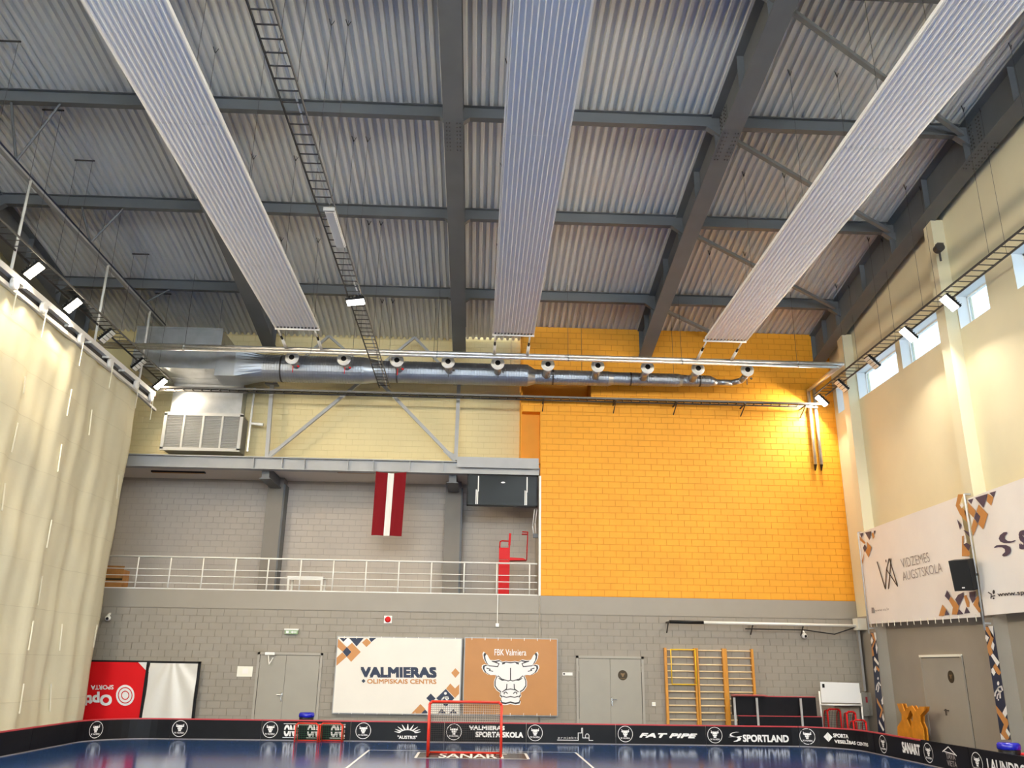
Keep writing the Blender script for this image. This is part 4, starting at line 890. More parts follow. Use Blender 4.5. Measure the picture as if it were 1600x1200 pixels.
# pole with cable along the wall near the corner
a, b = at_y(1046, 971.5, 26.55), at_y(1340, 978, 26.55)
t = thing('wall_pole', 'long pole held off the wall below the orange wall corner', 'pole', ((a.x+b.x)/2, 26.55, a.z))
make('tube', MB().tube(a.lerp(b, .17), b, .045, 10), 'white_paint', t, smooth=True); make('sleeve', MB().tube(a, a.lerp(b, .18), .05, 10), 'black_plastic', t, smooth=True)
for f_ in (.0, .45, .72): q = a.lerp(b, f_); make('bracket', MB().bar(q, (q.x, YB, q.z), .04, .04).bar((q.x, 26.7, q.z), (q.x, YB, q.z-.3), .03, .03), 'tray_dark', t)
make('cable', MB().path([b+Vector((-.1, 0, -.05)), b+Vector((-.7, .1, -.25)), b+Vector((-1.6, .1, -.14)), b+Vector((-3.4, .2, -.13))], .018, 6), 'black_plastic', t)
make('junction', B(b.x-.05, b.x+.35, 26.4, 26.75, b.z-.12, b.z+.22), 'paper_white', t)

# ------------------------------------------------------------------ gallery: railing and what stands there
t = thing('gallery_railing', 'pale steel railing with three thin bars along the gallery edge', 'railing', (-5, YB+.06, 4.03))
RYY = YB+.06
make('handrail', MB().tube((-12.5, RYY, 5.0), (1.86, RYY, 5.0), .026, 8), 'white_paint', t, smooth=True)
for z in (4.22, 4.43, 4.63): make('rail_bar', MB().tube((-12.5, RYY, z), (1.86, RYY, z), .013, 6), 'white_paint', t)
for k in range(16):
    x = at_y(213+51.2*(k-2), 900, RYY).x
    if x < 1.8: make('post', MB().tube((x, RYY, 4.03), (x, RYY, 4.98), .022, 8), 'white_paint', t, smooth=True)
make('toe_strip', B(-12.5, 1.88, YB-.01, YB+.02, 4.03, 4.06), 'white_paint', t)
# flag
FY = YB-.18; ft = [at_y(587.5, 736.5, FY), at_y(635, 737.5, FY), at_y(627.5, 838, FY), at_y(580, 836, FY)]
t = thing('flag', 'carmine and white vertical striped flag hanging from the lintel beam', 'flag', (ft[0].x+.45, FY, ft[3].z))
for a, b, m in ((0, .40, 'flag_red'), (.40, .60, 'flag_white'), (.60, 1, 'flag_red')):
    def f(i, j):
        u = a+(b-a)*i/8; v = j/16; p = (ft[0].lerp(ft[1], u)).lerp(ft[3].lerp(ft[2], u), v); sgt = .05*math.sin(PI*u)*(1-v)
        return p+Vector((0, .025*math.sin(u*14+v*2), -sgt*(1-v)))
    o = make('stripe', MB().sheet(f, 8, 16), m, t, smooth=True, fix=False); o['label'] = 'white middle stripe' if m == 'flag_white' else 'carmine stripe'
make('flag_rod', MB().tube(ft[0]+Vector((-.05, 0, .02)), ft[1]+Vector((.05, 0, .02)), .012, 6), 'steel_light', t)
for k in (0, 1): make('hanger', MB().bar(ft[k]+Vector((0, 0, .02)), Vector((ft[k].x, YB, 7.82)), .02, .02), 'steel_light', t)
# scoreboard
SY = YB+.02; c = [at_y(730, 739.5, SY), at_y(841, 742.5, SY), at_y(840, 792.5, SY), at_y(729, 788.5, SY)]
sx0, sx1, sz0, sz1 = -.40, 1.86, 6.78, 7.79
t = thing('scoreboard', 'dark glossy scoreboard panel hanging under the lintel beside the orange wall', 'scoreboard', (.73, SY, sz0))
make('case', MB().box(sx0, sx1, SY+.02, SY+.14, sz0, sz1), 'black_plastic', t); make('screen', B(sx0+.04, sx1-.04, SY+.005, SY+.02, sz0+.04, sz1-.04), 'screen_black', t)
make('bezel', MB().box(sx0, sx1, SY, SY+.02, sz0, sz0+.04).box(sx0, sx1, SY, SY+.02, sz1-.04, sz1).box(sx0, sx0+.04, SY, SY+.02, sz0, sz1).box(sx1-.04, sx1, SY, SY+.02, sz0, sz1), 'black_matte', t)
for x in (sx0+.34, sx1-.36):
    make('white_strip', B(x, x+.035, SY-.004, SY+.006, sz0+.46, sz1-.05), 'white_paint', t); make('white_strip', B(x-.06, x-.03, SY-.004, SY+.006, sz0+.05, sz0+.52), 'white_paint', t); make('white_strip', B(x-.012, x+.018, SY-.004, SY+.006, sz0+.05, sz0+.5), 'white_paint', t)
Zs = onback(680, 700, 8.89, SY-.001); decal('oval_mark', [disc2(943, 479, 30, 14, 11)], Zs, 'print_white', t)
# umpire chair
uy = YB+.55; Zu = lambda x, y, Y=uy: at_y(740+x/10, 820+y/10, Y)
t = thing('umpire_chair', 'tall red umpire chair with a seat arm on the gallery', 'chair', (Zu(465, 1080).x, uy, 4.03))
a, b = Zu(385, 1085), Zu(548, 1085); zt = Zu(460, 355).z; zs = Zu(460, 545).z
make('column_cover', B(a.x, b.x, uy, uy+.12, 4.03, zs), 'red_paint', t); make('back_panel', B(a.x, b.x, uy+.02, uy+.1, zs+.02, zt), 'red_paint', t)
make('back_bow', MB().path([(a.x+.02, uy+.06, zt), (a.x+.03, uy+.06, zt+.18), (a.x+.08, uy+.06, zt+.22), (b.x-.02, uy+.06, zt+.21)], .022, 8), 'red_paint', t, smooth=True)
make('rear_post', MB().bar((b.x-.01, uy+.08, 4.03), (b.x+.0, uy+.08, zt+.1), .05, .05).bar((b.x+.0, uy+.08, zt+.08), (b.x+.02, uy+.05, Zu(555, 130).z), .07, .09), 'red_paint', t)
e = Zu(830, 550); make('arm', MB().extr([(b.x, uy, zs-.02), (e.x, uy, zs+.0), (e.x-.1, uy, zs+.06), (b.x, uy, zs+.08)], (0, .35, 0)), 'red_paint', t)
make('front_post', MB().path([(e.x, uy+.05, zs+.0), (e.x+.03, uy+.05, Zu(840, 110).z), (e.x-.15, uy+.05, Zu(760, 105).z)], .018, 8), 'red_paint', t, smooth=True)
make('score_rest', B(e.x-.16, e.x+.03, uy, uy+.15, Zu(800, 150).z, Zu(800, 135).z), 'red_paint', t)
# table
ty = YB+.45; Zt = lambda x, y, Y: at_y(430+x/10, 860+y/10, Y)
a, b = Zt(205, 400, ty), Zt(745, 405, ty); zt = a.z
t = thing('gallery_table', 'white table with slim legs on the gallery behind the railing', 'table', ((a.x+b.x)/2, ty+.3, 4.03))
make('table_top', B(a.x-.02, b.x+.02, ty-.03, ty+.62, zt-.04, zt), 'white_paint', t)
for x in (a.x+.02, b.x-.02):
    for y in (ty, ty+.58): make('leg', B(x-.03, x+.03, y-.03, y+.03, 4.03, zt-.04), 'white_paint', t)
make('apron', B(a.x, b.x, ty-.015, ty+.015, zt-.11, zt-.04), 'white_paint', t)
a, b = at_y(168, 886, YB+.5), at_y(191, 919, YB+.5)
t = thing('carton', 'brown open carton on the gallery at the curtain edge', 'box', ((a.x+b.x)/2, YB+.6, 4.03))
make('body', B(a.x-.1, b.x, YB+.4, YB+.9, 4.03, a.z-.08), 'cardboard', t); make('flap', MB().extr([(a.x-.1, YB+.4, a.z-.08), (b.x, YB+.4, a.z-.08), (b.x+.04, YB+.34, a.z+.02), (a.x-.1, YB+.34, a.z+.04)], (0, .012, 0)), 'cardboard', t); make('tape', B(a.x-.1, b.x, YB+.394, YB+.4, 4.3, 4.36), 'bronze', t)

# ------------------------------------------------------------------ wall bars near the corner
WY = YB-.16; Zw = onback(1000, 960, 5, WY)
def wx(x, y): return Zw(x, y).x
zt = Zw(330, 262).z
lad = [(wx(216, 700)+.0, wx(452, 700)), (wx(466, 700), wx(676, 700)), (wx(694, 700), wx(905, 700))]
RU = [283, 338, 395, 447, 500, 553, 606, 660, 715, 770, 826]
for k, (x0, x1) in enumerate(lad):
    t = thing('wall_bars', ['wooden wall bars with a yellow frame hooked on', 'middle wooden wall bars of the three', 'wooden wall bars partly behind the board trolley'][k], 'wall bars', ((x0+x1)/2, WY, 0), 'wooden wall bars')
    for x in (x0, x1): make('upright', B(x-.035, x+.035, WY, WY+.13, 0, zt), 'pine', t)
    for j, y in enumerate(RU+[880, 935, 990]):
        z = Zw(560, y).z; make('rung', MB().tube((x0, WY+.05, z), (x1, WY+.05, z), .021, 8), 'pine_light', t, smooth=True)
    make('wall_fixing', B(x0-.03, x0+.03, WY+.1, YB-.001, zt-.15, zt-.1), 'steel_light', t)
x0, x1 = wx(243, 400), wx(434, 400); za, zb_ = Zw(340, 275).z, Zw(340, 547).z
tag(make('pull_up_frame', MB().path([(x0, WY-.03, zb_), (x0, WY-.03, za), (x1, WY-.03, za), (x1, WY-.03, zb_), (x0, WY-.03, zb_)], .016, 8), 'yellow_metal', smooth=True), 'bright yellow tube frame hooked on the wall bars', 'frame')
# trolley with spare boards
TY = 25.75; Zt2 = lambda x, y: at_y(1130+x/10, 1070+y/10, TY)
a, b = Zt2(165, 180), Zt2(1455, 200); a2, b2 = Zt2(235, 490), Zt2(1530, 505)
t = thing('board_trolley', 'trolley of spare black boards with red edges in front of the wall bars', 'trolley', ((a.x+b.x)/2, TY, 0))
for k in range(4):
    make('spare_board', B(a.x, b.x, TY+.06+.06*k, TY+.10+.06*k, b.z-.5, b.z), 'board_black', t); make('board_edge', B(a.x, b.x, TY+.055+.06*k, TY+.105+.06*k, b.z, b.z+.018), 'red_cap', t)
for k in range(3):
    make('spare_board', B(a2.x, b2.x, TY-.06+.05*k, TY-.02+.05*k, .12, b2.z), 'board_black', t); make('board_edge', B(a2.x, b2.x, TY-.065+.05*k, TY-.015+.05*k, b2.z, b2.z+.018), 'red_cap', t)
for x in (Zt2(520, 400).x, Zt2(1205, 400).x, Zt2(175, 500).x): make('upright', MB().bar((x, TY-.09, .1), (x, TY-.09, a.z-.03), .06, .03), 'steel_light', t)
make('chassis', B(a.x-.02, b2.x, TY-.12, TY+.32, .08, .13), 'steel_light', t); make('top_sheet', B(a.x, a.x+.95, TY-.1, TY+.32, a.z+.03, a.z+.045), 'red_cap', t)
for x in (a.x+.1, b2.x-.1):
    for y in (TY-.06, TY+.26): make('castor', MB().lathe((x-.02, y, .045), (1, 0, 0), [(0, .045), (.04, .045)], 12), 'black_plastic', t)
# whiteboard stand
HY = 26.1; Zh = lambda x, y: at_y(1240+x/10, 1040+y/10, HY)
a, b = Zh(420, 258), Zh(1050, 595); c_, d_ = Zh(430, 600), Zh(1075, 620)
t = thing('whiteboard_stand', 'small whiteboard on a white tube stand in front of red goals', 'whiteboard', ((a.x+b.x)/2, HY, 0))
wbd = make('board', MB().extr([Zh(415, 252), Zh(1022, 275), Zh(1058, 588), Zh(440, 575)], (0, .03, 0)), 'white_plastic', t)
make('eraser', MB().extr([Zh(445, 285)+Vector((0, -.03, 0)), Zh(475, 285)+Vector((0, -.03, 0)), Zh(480, 345)+Vector((0, -.03, 0)), Zh(450, 345)+Vector((0, -.03, 0))], (0, .03, 0)), 'black_plastic', wbd)
for x, zt_ in ((c_.x, Zh(415, 400).z), (d_.x, Zh(1060, 430).z)): make('leg', MB().tube((x, HY+.06, .04), (x, HY+.06, zt_), .025, 8), 'white_paint', t, smooth=True); make('foot', MB().tube((x, HY-.3, .03), (x, HY+.35, .03), .025, 8), 'white_paint', t, smooth=True)
make('cross_bar', MB().tube((c_.x, HY+.03, d_.z), (d_.x, HY+.03, d_.z), .028, 8), 'white_paint', t, smooth=True)
# folded goals leaning behind the whiteboard
a, b = at_y(1290.5, 1110, 26.6), at_y(1310.5, 1110, 26.6)
goal('narrow red goal frame standing behind the whiteboard', a.x, b.x, 26.5, at_y(1295, 1108, 26.5).z, .2, .42, .025, 'net_dark', .07, mframe='red_paint', name='spare_goal')
a, b = at_y(1313.5, 1110, 26.4), at_y(1327, 1110, 26.4)
goal('red goal with a sloping net next to the narrow frame', a.x, b.x, 26.0, at_y(1318, 1112, 26.0).z, .15, .45, .025, 'net_dark', .06, mframe='red_paint', name='spare_goal')
a, b = at_y(1322, 1126, 26.0), at_y(1341, 1126, 26.0)
goal('low red goal in front of the wall cabinet', a.x, b.x, 25.5, at_y(1330, 1125, 25.5).z, .2, .4, .022, 'net_dark', .055, mframe='red_paint', name='spare_goal')
# grey cabinets in the corner
a, b = at_y(1345, 1082, 26.7), at_y(1372, 1119, 26.7)
t = thing('wall_cabinet', 'grey metal wall cabinet with two doors in the hall corner', 'cabinet', ((a.x+b.x)/2, 26.8, b.z)); xm = a.x+(b.x-a.x)*.42
make('body', B(a.x, b.x, 26.68, YB-.01, b.z, a.z), 'door_frame', t)
for p_, q_ in ((a.x+.01, xm-.01), (xm+.01, b.x-.01)):
    dr = make('door', B(p_, q_, 26.65, 26.68, b.z+.02, a.z-.02), 'door_grey', t); make('knob', MB().ball((q_-.04, 26.64, b.z+.15), .015, 8, 5), 'chrome', dr)
make('sticker', B(a.x+.1, a.x+.16, 26.646, 26.65, a.z-.28, a.z-.12), 'red_cap', t)
a, b = at_y(1341, 980, 26.75), at_y(1363, 1080, 26.75)
t = thing('cable_duct', 'tall grey cable duct in the corner above the wall cabinet', 'duct', ((a.x+b.x)/2, 26.85, b.z)); make('body', B(a.x+.02, 11.72, 26.75, YB-.01, b.z, 3.3), 'door_grey', t); make('cover_strip', B(11.66, 11.72, 26.73, 26.75, b.z, 3.3), 'steel_light', t)
t = thing('corner_cupboard', 'grey cupboard standing under the wall cabinet', 'cupboard', (11.0, 26.7, 0)); make('body', B(10.85, 11.44, 26.72, YB-.01, 0, .95), 'grey_paint', t); make('top', B(10.82, 11.46, 26.69, YB-.01, .95, .99), 'bronze', t); make('door', B(10.88, 11.13, 26.70, 26.72, .05, .9), 'door_grey', t); make('door', B(11.16, 11.41, 26.70, 26.72, .05, .9), 'door_grey', t)

# ------------------------------------------------------------------ side wall: door, trestles, pilaster prints
dr0, dr1 = at_x(1501, 1026, XR).y, at_x(1440, 1026, XR).y
d3 = thing('door_3', 'wide grey door with a round sticker in the windowed side wall', 'door', (XR, (dr0+dr1)/2, 0)); d3['kind'] = 'structure'
make('shadow_gap', B(XR-.006, XR, dr0-.10, dr1+.02, 0, 2.36), 'door_gap', d3)
make('door_frame', MB().box(XR-.04, XR, dr0-.085, dr0-.015, 0, 2.36).box(XR-.04, XR, dr1-.01, dr1+.03, 0, 2.36), 'door_grey', d3)
make('lintel_strip', B(XR-.05, XR, dr0-.08, dr1+.05, 2.33, 2.39), 'paper_white', d3)
make('door_leaf', B(XR-.03, XR-.006, dr0, dr1-.015, .01, 2.31), 'door_grey', d3)
p = at_x(1486, 1057.5, XR-.034); st = make('sticker', MB().lathe(p, (-1, 0, 0), [(0, .15), (.004, .15)], 24), 'bronze', d3)
decal('sticker_emblem', [[((x-488)/3300, -(y-500)/3300) for x, y in HEAD]], lambda x, y: Vector((XR-.042, p.y-x, p.z+y+.01)), 'emblem_bronze', st)
q = at_x(1480, 1110, XR-.05); make('door_handle', MB().tube((XR-.07, q.y-.1, q.z), (XR-.07, q.y+.1, q.z), .013, 8).tube((XR-.07, q.y+.1, q.z), (XR, q.y+.1, q.z), .013, 8).box(XR-.04, XR-.028, q.y+.07, q.y+.13, q.z-.12, q.z+.03), 'tray_dark', d3)
Zp = onright(1360, 1020, 6.667, 11.30)
L1 = [(275, 530), (325, 528), (352, 608), (395, 560), (415, 600), (375, 690), (412, 775), (405, 880), (360, 868), (290, 855), (272, 830), (280, 770), (325, 700), (325, 640), (300, 600)]
L2 = [(396, 560), (430, 548), (470, 612), (510, 560), (565, 560), (560, 600), (515, 660), (515, 720), (545, 790), (545, 870), (510, 895), (440, 880), (406, 880), (413, 775), (440, 700), (440, 640), (416, 600)]
for Lp, lab in ((L1, 'orange plywood trestle end standing on the side towards the corner'), (L2, 'orange plywood trestle end standing on the side towards the door')):
    pts = [Zp(x, y) for x, y in Lp]; zmin = min(p_.z for p_ in pts)
    pts = [Vector((p_.x, p_.y, 0 if p_.z < zmin+.12 else p_.z)) for p_ in pts]; ym = sum(p_.y for p_ in pts)/len(pts)
    t = thing('gym_trestle', lab, 'trestle', (11.36, ym, 0), 'orange gym trestles')
    make('front_board', MB().extr(pts, (.03, 0, 0)), 'plywood_orange', t); make('rear_board', MB().extr([p_+Vector((.10, 0, 0)) for p_ in pts], (.03, 0, 0)), 'plywood_orange', t)
    make('spreader', B(11.33, 11.41, ym-.04, ym+.04, .25, .33), 'plywood_orange', t)
# diamond strips on the inner faces of the pilasters
def strip(name, lab, Zf, bounds, white, brown, fig, X):
    f = onright(*Zf, X-.006); base = [f(*q_) for q_ in bounds]
    t = thing(name, lab, 'decal strip', (X, base[0].y, min(p_.z for p_ in base)), 'diamond decal strips')
    make('sheet', MB().extr(base, (.004, 0, 0)), 'print_navy', t)
    f2 = onright(*Zf, X-.009)
    for p_ in white: make('white_diamond', MB().poly([f2(*q_) for q_ in p_]), 'print_white', t, fix=False)
    for p_ in brown: make('brown_zigzag', MB().poly([f2(*q_) for q_ in p_]), 'print_brown', t, fix=False)
    decal('runner_figure', fig, f2, 'print_white', t)
strip('pilaster_print', 'navy, brown and white diamond strip on the corner pilaster', (1280, 960, 5), [(400, 142), (440, 142), (517, 935), (462, 935)],
      [[(425, 142), (441, 142), (448, 190), (441, 210)], [(410, 170), (422, 205), (410, 235), (402, 205)], [(442, 215), (456, 260), (450, 310), (440, 260)], [(432, 330), (466, 380), (462, 400), (428, 355)], [(440, 400), (448, 430), (438, 455), (428, 430)], [(484, 670), (498, 640), (500, 700), (490, 705)], [(498, 770), (510, 820), (502, 840), (490, 800)], [(466, 820), (508, 900), (500, 915), (466, 850)]],
      [[(402, 145), (422, 145), (442, 205), (418, 265), (430, 320), (415, 330), (408, 260), (428, 205)], [(446, 400), (472, 430), (466, 450), (446, 425)], [(448, 650), (495, 735), (498, 750), (480, 810), (470, 800), (484, 745), (452, 690)]],
      [disc2(459, 500, 6, 10, 11)]+sum([stroke(p_, 9) for p_ in ([(446, 590), (450, 555), (465, 530), (478, 555)], [(456, 540), (466, 570), (458, 605)])], []), 11.49)
strip('pilaster_print', 'navy, brown and white diamond strip on the second pilaster', (1360, 1020, 6.667), [(1187, -278), (1280, -280), (1462, 905), (1358, 905)],
      [[(1225, -280), (1278, -280), (1285, -150), (1262, -170)], [(1200, -190), (1235, -160), (1215, -110), (1196, -150)], [(1268, -130), (1292, -85), (1282, -20), (1255, -60)], [(1255, 30), (1275, 5), (1345, 100), (1322, 140)], [(1260, 170), (1278, 150), (1305, 205), (1285, 240), (1262, 205)], [(1375, 625), (1415, 545), (1425, 635), (1402, 680)], [(1405, 820), (1420, 785), (1458, 845), (1440, 885)], [(1352, 835), (1415, 905), (1362, 905)]],
      [[(1190, -275), (1225, -270), (1288, -165), (1258, -70), (1275, 0), (1245, 35), (1228, 0), (1215, -70), (1248, -160), (1192, -245)], [(1278, 145), (1300, 110), (1362, 205), (1342, 235), (1318, 215)], [(1305, 545), (1430, 700), (1438, 745), (1410, 820), (1448, 885), (1430, 905), (1408, 905), (1362, 840), (1390, 745), (1318, 625)]],
      [disc2(1331, 318, 12, 12, 22), disc2(1333, 490, 8, 8, 9)]+sum([stroke(p_, 16) for p_ in ([(1297, 450), (1300, 420), (1335, 360), (1365, 350), (1375, 390)], [(1325, 375), (1350, 420), (1352, 470)], [(1360, 400), (1325, 440), (1320, 475)])], []), 11.49)

# ------------------------------------------------------------------ side wall banners
AX = 11.38
def cloth_quad(c, X, amp, seed, n=26, m=12):
    def f(i, j):
        u, v = i/n, j/m; p_ = c[0].lerp(c[1], u).lerp(c[3].lerp(c[2], u), v)
        return p_+Vector((amp*(math.sin(u*9+seed+v*2)+.7*math.sin(u*17-v*5))*.5, 0, 0))
    return MB().sheet(f, n, m)
c = [at_x(1341.5, 833, AX), at_x(1497, 776, AX), at_x(1533, 964, AX), at_x(1357.5, 975, AX)]
t = thing('side_banner', 'cream side wall banner reading VIDZEMES AUGSTSKOLA', 'banner', (AX, c[0].y-2.5, c[3].z))
make('sheet', cloth_quad(c, AX, .012, .3), 'banner_cream', t, smooth=True, fix=False)
Za = onright(1280, 720, 5, AX-.022); Zq = onright(1320, 920, 5.714, AX-.022)
lettering('VIDZEMES', para(Za(648, 838), Za(868, 788), Za(632, 768)), 'print_grey', t, -.01); lettering('AUGSTSKOLA', para(Za(656, 938), Za(964, 868), Za(645, 870)), 'print_grey', t, -.01)
decal('VA_monogram'.lower(), sum([stroke(p_, 7) for p_ in ([(452, 790), (516, 1000), (525, 848), (545, 765)], [(520, 775), (522, 790)], [(548, 765), (612, 980), (525, 848)], [(540, 1000), (552, 880), (560, 765)])], []), Za, 'print_dark', t)
lettering('www.va.lv', para(Zq(268, 205), Zq(395, 190), Zq(266, 182)), 'print_grey', t); decal('web_icon', [[(238, 168), (258, 168), (262, 215), (240, 218)]], Zq, 'print_grey', t)
def dia(P_, nm, m, X=AX-.022): make(nm, MB().poly([onright(1280, 720, 5, X)(*q_) for q_ in P_]), m, t, fix=False)
for P_ in ([(318, 568), (345, 562), (330, 605)], [(358, 560), (405, 550), (392, 620)], [(355, 650), (372, 685), (355, 715), (342, 680)], [(425, 548), (440, 545), (430, 580)], [(1130, 280), (1140, 262), (1155, 330), (1140, 380)], [(1075, 455), (1112, 500), (1100, 540)], [(1125, 540), (1180, 560), (1178, 600)], [(1125, 655), (1150, 640), (1185, 660), (1168, 705)], [(1132, 395), (1155, 380), (1160, 470)]): dia(P_, 'navy_diamond', 'print_navy_faded')
for P_ in ([(316, 590), (362, 640), (352, 650), (318, 620)], [(372, 630), (408, 675), (385, 755), (362, 712), (375, 680)], [(330, 790), (352, 720), (345, 780), (335, 810)], [(408, 570), (420, 560), (430, 590), (420, 612)], [(1085, 262), (1125, 262), (1095, 345), (1168, 420), (1172, 500), (1100, 420), (1066, 350)], [(1115, 590), (1130, 585), (1125, 650), (1180, 720), (1170, 745), (1115, 745)]): dia(P_, 'brown_diamond', 'print_brown')
for P_ in ([(1100, 350), (1115, 325), (1130, 350), (1112, 372)],): dia(P_, 'white_diamond', 'print_white', AX-.025)
for P_, nm, m in (([(912, 12), (945, 65), (930, 105), (892, 65)], 'navy_diamond', 'print_navy_faded'), ([(1010, 55), (1060, 30), (1062, 70), (1018, 155), (985, 95)], 'navy_diamond', 'print_navy_faded'), ([(1110, 30), (1170, 20), (1165, 90), (1140, 130), (1112, 70)], 'navy_diamond', 'print_navy_faded'), ([(1018, 180), (1060, 225), (1000, 232)], 'navy_diamond', 'print_navy_faded'), ([(1085, 160), (1120, 215), (1065, 222)], 'navy_diamond', 'print_navy_faded'), ([(905, 185), (935, 230), (890, 238)], 'navy_diamond', 'print_navy_faded'), ([(945, 70), (1020, 150), (1005, 230), (955, 230), (965, 165), (930, 105)], 'brown_diamond', 'print_brown'), ([(1062, 65), (1085, 55), (1112, 120), (1112, 165), (1090, 160)], 'brown_diamond', 'print_brown'), ([(1175, 75), (1205, 50), (1190, 150), (1222, 190), (1200, 215), (1145, 140)], 'brown_diamond', 'print_brown'), ([(870, 140), (905, 185), (885, 240), (838, 243)], 'brown_diamond', 'print_brown')):
    make(nm, MB().poly([Zq(*q_) for q_ in P_]), m, t, fix=False)
lm = MB()
for k in range(16): q_ = c[3].lerp(c[2], (k+.5)/16); lm.bar(q_+Vector((-.02, 0, .06)), q_+Vector((-.02, 0, -.09)), .012, .012)
make('lacing', lm, 'cord_white', t)
c = [at_x(1512, 779, AX), at_x(1650, 728, AX), at_x(1690, 948, AX), at_x(1538, 962, AX)]
t = thing('side_banner', 'cream side wall banner with a navy swoosh and web address', 'banner', (AX, c[0].y-2, c[3].z))
make('sheet', cloth_quad(c, AX, .010, 1.7), 'banner_cream', t, smooth=True, fix=False)
Zr = onright(1420, 720, 8.572, AX-.022); Zk = onright(1480, 820, 8.575, AX-.022)
for P_, nm, m in (([(790, 525), (865, 505), (838, 580)], 'navy_diamond', 'print_navy_faded'), ([(885, 495), (1060, 440), (1000, 630)], 'navy_diamond', 'print_navy_faded'), ([(905, 685), (960, 745), (930, 840), (872, 770)], 'navy_diamond', 'print_navy_faded'), ([(1080, 430), (1168, 405), (1135, 490)], 'navy_diamond', 'print_navy_faded'), ([(785, 550), (895, 670), (870, 765), (800, 690)], 'brown_diamond', 'print_brown'), ([(935, 585), (1060, 715), (995, 918), (930, 845), (960, 745), (905, 680)], 'brown_diamond', 'print_brown'), ([(870, 775), (925, 845), (860, 1010), (835, 900)], 'brown_diamond', 'print_brown'), ([(1060, 440), (1135, 490), (1105, 603), (1042, 540)], 'brown_diamond', 'print_brown'), ([(880, 500), (935, 580), (900, 665), (838, 590)], 'white_diamond', 'print_white')):
    make(nm, MB().poly([Zr(*q_) for q_ in P_]), m, t, fix=False)
decal('swoosh_logo', [[(800, 95), (755, 100), (705, 140), (690, 185), (710, 225), (760, 245), (830, 245), (890, 230), (920, 208), (905, 205), (860, 220), (810, 215), (775, 190), (770, 150), (805, 115)], [(625, 300), (660, 275), (720, 268), (790, 272), (840, 295), (855, 335), (845, 380), (800, 415), (755, 425), (735, 410), (745, 390), (775, 365), (770, 325), (735, 302), (680, 298), (635, 310)]], Zk, 'print_navy_faded', t)
lettering('SPORTLAND', para(Zk(965, 335), Zk(2600, 170), Zk(955, 80)), 'print_navy_faded', t, .04)
lettering('www.sportland.lv', para(Zk(680, 978), Zk(1520, 915), Zk(668, 905)), 'print_dark', t, .015)
decal('cart_icon', [disc2(622, 900, 16, 12, 28), disc2(622, 985, 12, 10, 12)]+stroke([(550, 905), (590, 930), (585, 985)], 14)+stroke([(590, 960), (640, 950)], 14), Zk, 'print_dark', t)
# poles that carry the banners
for px, lab in ((((1507, 772), (1538, 985)), 'thin steel pole between the two side wall banners'), (((1341, 832), (1360, 990)), 'thin steel pole at the corner end of the side wall banner')):
    a = at_x(*px[0], AX-.03); b = at_x(*px[1], AX-.03); t = thing('banner_pole', lab, 'pole', (AX-.03, a.y, b.z), 'steel banner poles')
    make('tube', MB().tube((AX-.04, a.y, a.z), (AX-.04, a.y, b.z), .022, 8), 'steel_light', t, smooth=True)
    make('arm', MB().bar((AX-.04, a.y, a.z), (XR, a.y, a.z), .04, .04), 'steel_light', t); make('arm', MB().bar((AX-.04, a.y, b.z+.15), (XR, a.y, b.z+.15), .04, .04), 'steel_light', t)
# loudspeaker
cs = at_x(1506, 898, 11.08); t = thing('loudspeaker', 'black loudspeaker hung in front of the side wall banners', 'loudspeaker', (cs.x, cs.y, cs.z-.35))
u = Vector((-.75, -.62, -.18)).normalized(); r_ = u.cross(Vector((0, 0, 1))).normalized(); v_ = r_.cross(u)
make('cabinet', MB().obox(cs-u*.0, r_*.21, v_*.34, u*.17), 'black_plastic', t); make('grille', MB().obox(cs+u*.175, r_*.20, v_*.33, u*.006), 'black_matte', t)
make('badge', MB().obox(cs+u*.184-v_*.27, r_*.03, v_*.014, u*.003), 'print_white', t); make('bracket', MB().bar(cs-u*.15, Vector((AX-.04, cs.y-.12, cs.z)), .05, .05), 'tray_dark', t)
# speaker-like motor at the top of the second pilaster
p = at_x(1467, 388, 11.38); t = thing('cable_winch', 'small dark winch clamped at the head of the second pilaster', 'winch', tuple(p)); make('body', MB().lathe(p, (0, 1, 0), [(-.09, .11), (.09, .11)], 14), 'tray_dark', t); make('hook', MB().tube(p, p+Vector((0, 0, -.35)), .025, 6), 'tray_dark', t); make('clamp', B(p.x-.05, 11.49, p.y-.06, p.y+.06, p.z+.05, p.z+.13), 'steel_grey', t)

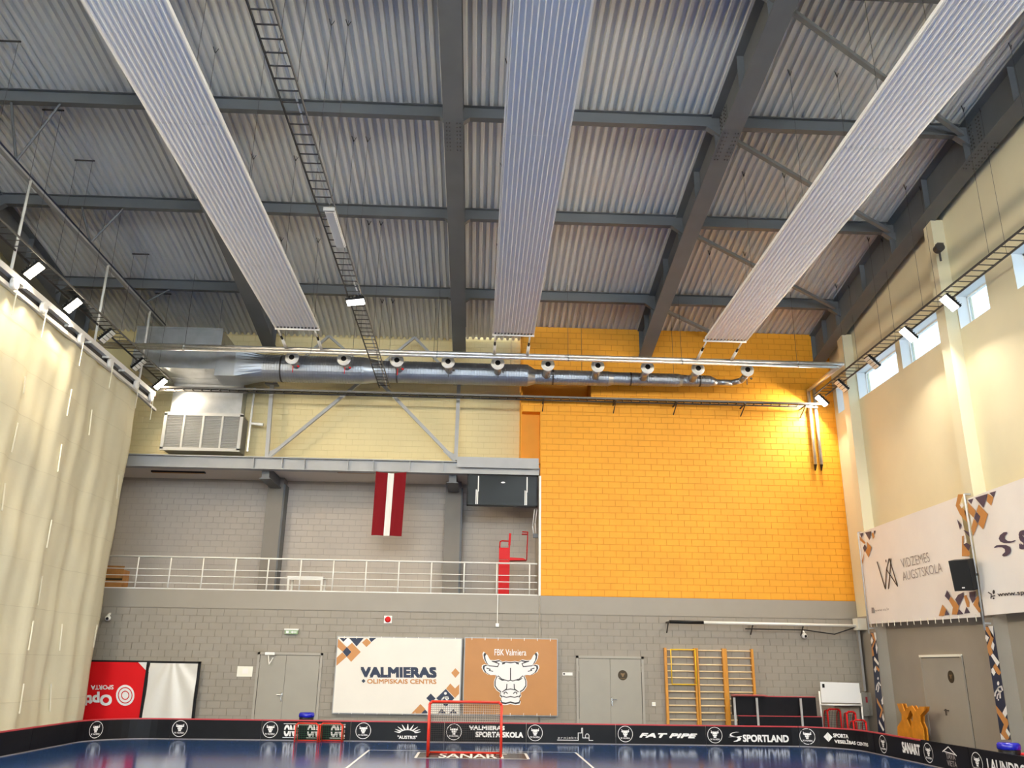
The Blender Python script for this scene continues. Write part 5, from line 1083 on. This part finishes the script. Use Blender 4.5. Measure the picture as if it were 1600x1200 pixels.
# ------------------------------------------------------------------ tubs and chair behind the boards
def tub(lab, x, y, r):
    t = thing('ball_tub', lab, 'tub', (x, y, 0), 'black ball tubs with blue rims')
    make('stand', MB().tube((x, y, 0), (x, y, .38), .03, 8).lathe((x, y, 0), (0, 0, 1), [(0, r*.9), (.03, r*.9)], 18), 'white_paint', t)
    make('bowl', MB().lathe((x, y, .36), (0, 0, 1), [(0, r*.72), (.06, r*.9), (.2, r)], 24), 'black_plastic', t, smooth=True); make('rim', MB().lathe((x, y, .55), (0, 0, 1), [(0, r*.98), (.03, r*1.06), (.10, r*1.04), (.13, r*.9)], 24), 'tub_blue', t, smooth=True)
p = at_y(479, 1120, 25.2); tub('black tub with a blue rim behind the ONE board', p.x, 25.2, .2)
p = at_x(1576, 1166, 10.4); tub('black tub with a blue rim behind the side boards', 10.4, p.y, .2)
p = at_x(1604, 1172, 10.75); cy = p.y-.2
t = thing('plastic_chair', 'red plastic shell chair behind the side boards next to the tub', 'chair', (10.75, cy, 0))
make('seat', MB().sheet(lambda i, j: Vector((10.52+.46*j/8, cy-.22+.44*i/8, .47+.03*abs(i/4-1)**2-.02*math.sin(PI*j/8))), 8, 8), 'chair_red', t, smooth=True, fix=False).modifiers.new('thick', 'SOLIDIFY').thickness = .02
make('backrest', MB().sheet(lambda i, j: Vector((10.97+.10*j/8-.05*abs(i/4-1)**2, cy-.21+.42*i/8, .50+.42*j/8)), 8, 8), 'chair_red', t, smooth=True, fix=False).modifiers.new('thick', 'SOLIDIFY').thickness = .02
for dx in (-.17, .17):
    for dy in (-.17, .17): make('leg', MB().tube((10.75+dx*1.15, cy+dy*1.15, 0), (10.75+dx, cy+dy, .47), .013, 8), 'chrome', t, smooth=True)

t = thing('cable_bundle', 'white cables hanging beside the scoreboard at the orange wall edge', 'cable', (1.8, YB+.3, 5.9))
for k, x in enumerate((1.72, 1.80)): make('cable', MB().path([(x+.06, YB+.3, 6.75), (x, YB+.3, 6.2+.1*k), (x+.03, YB+.3, 5.95)], .018, 6), 'white_plastic', t, smooth=True)
make('junction', B(1.74, 1.9, YB+.24, YB+.36, 5.84, 5.97), 'steel_grey', t)
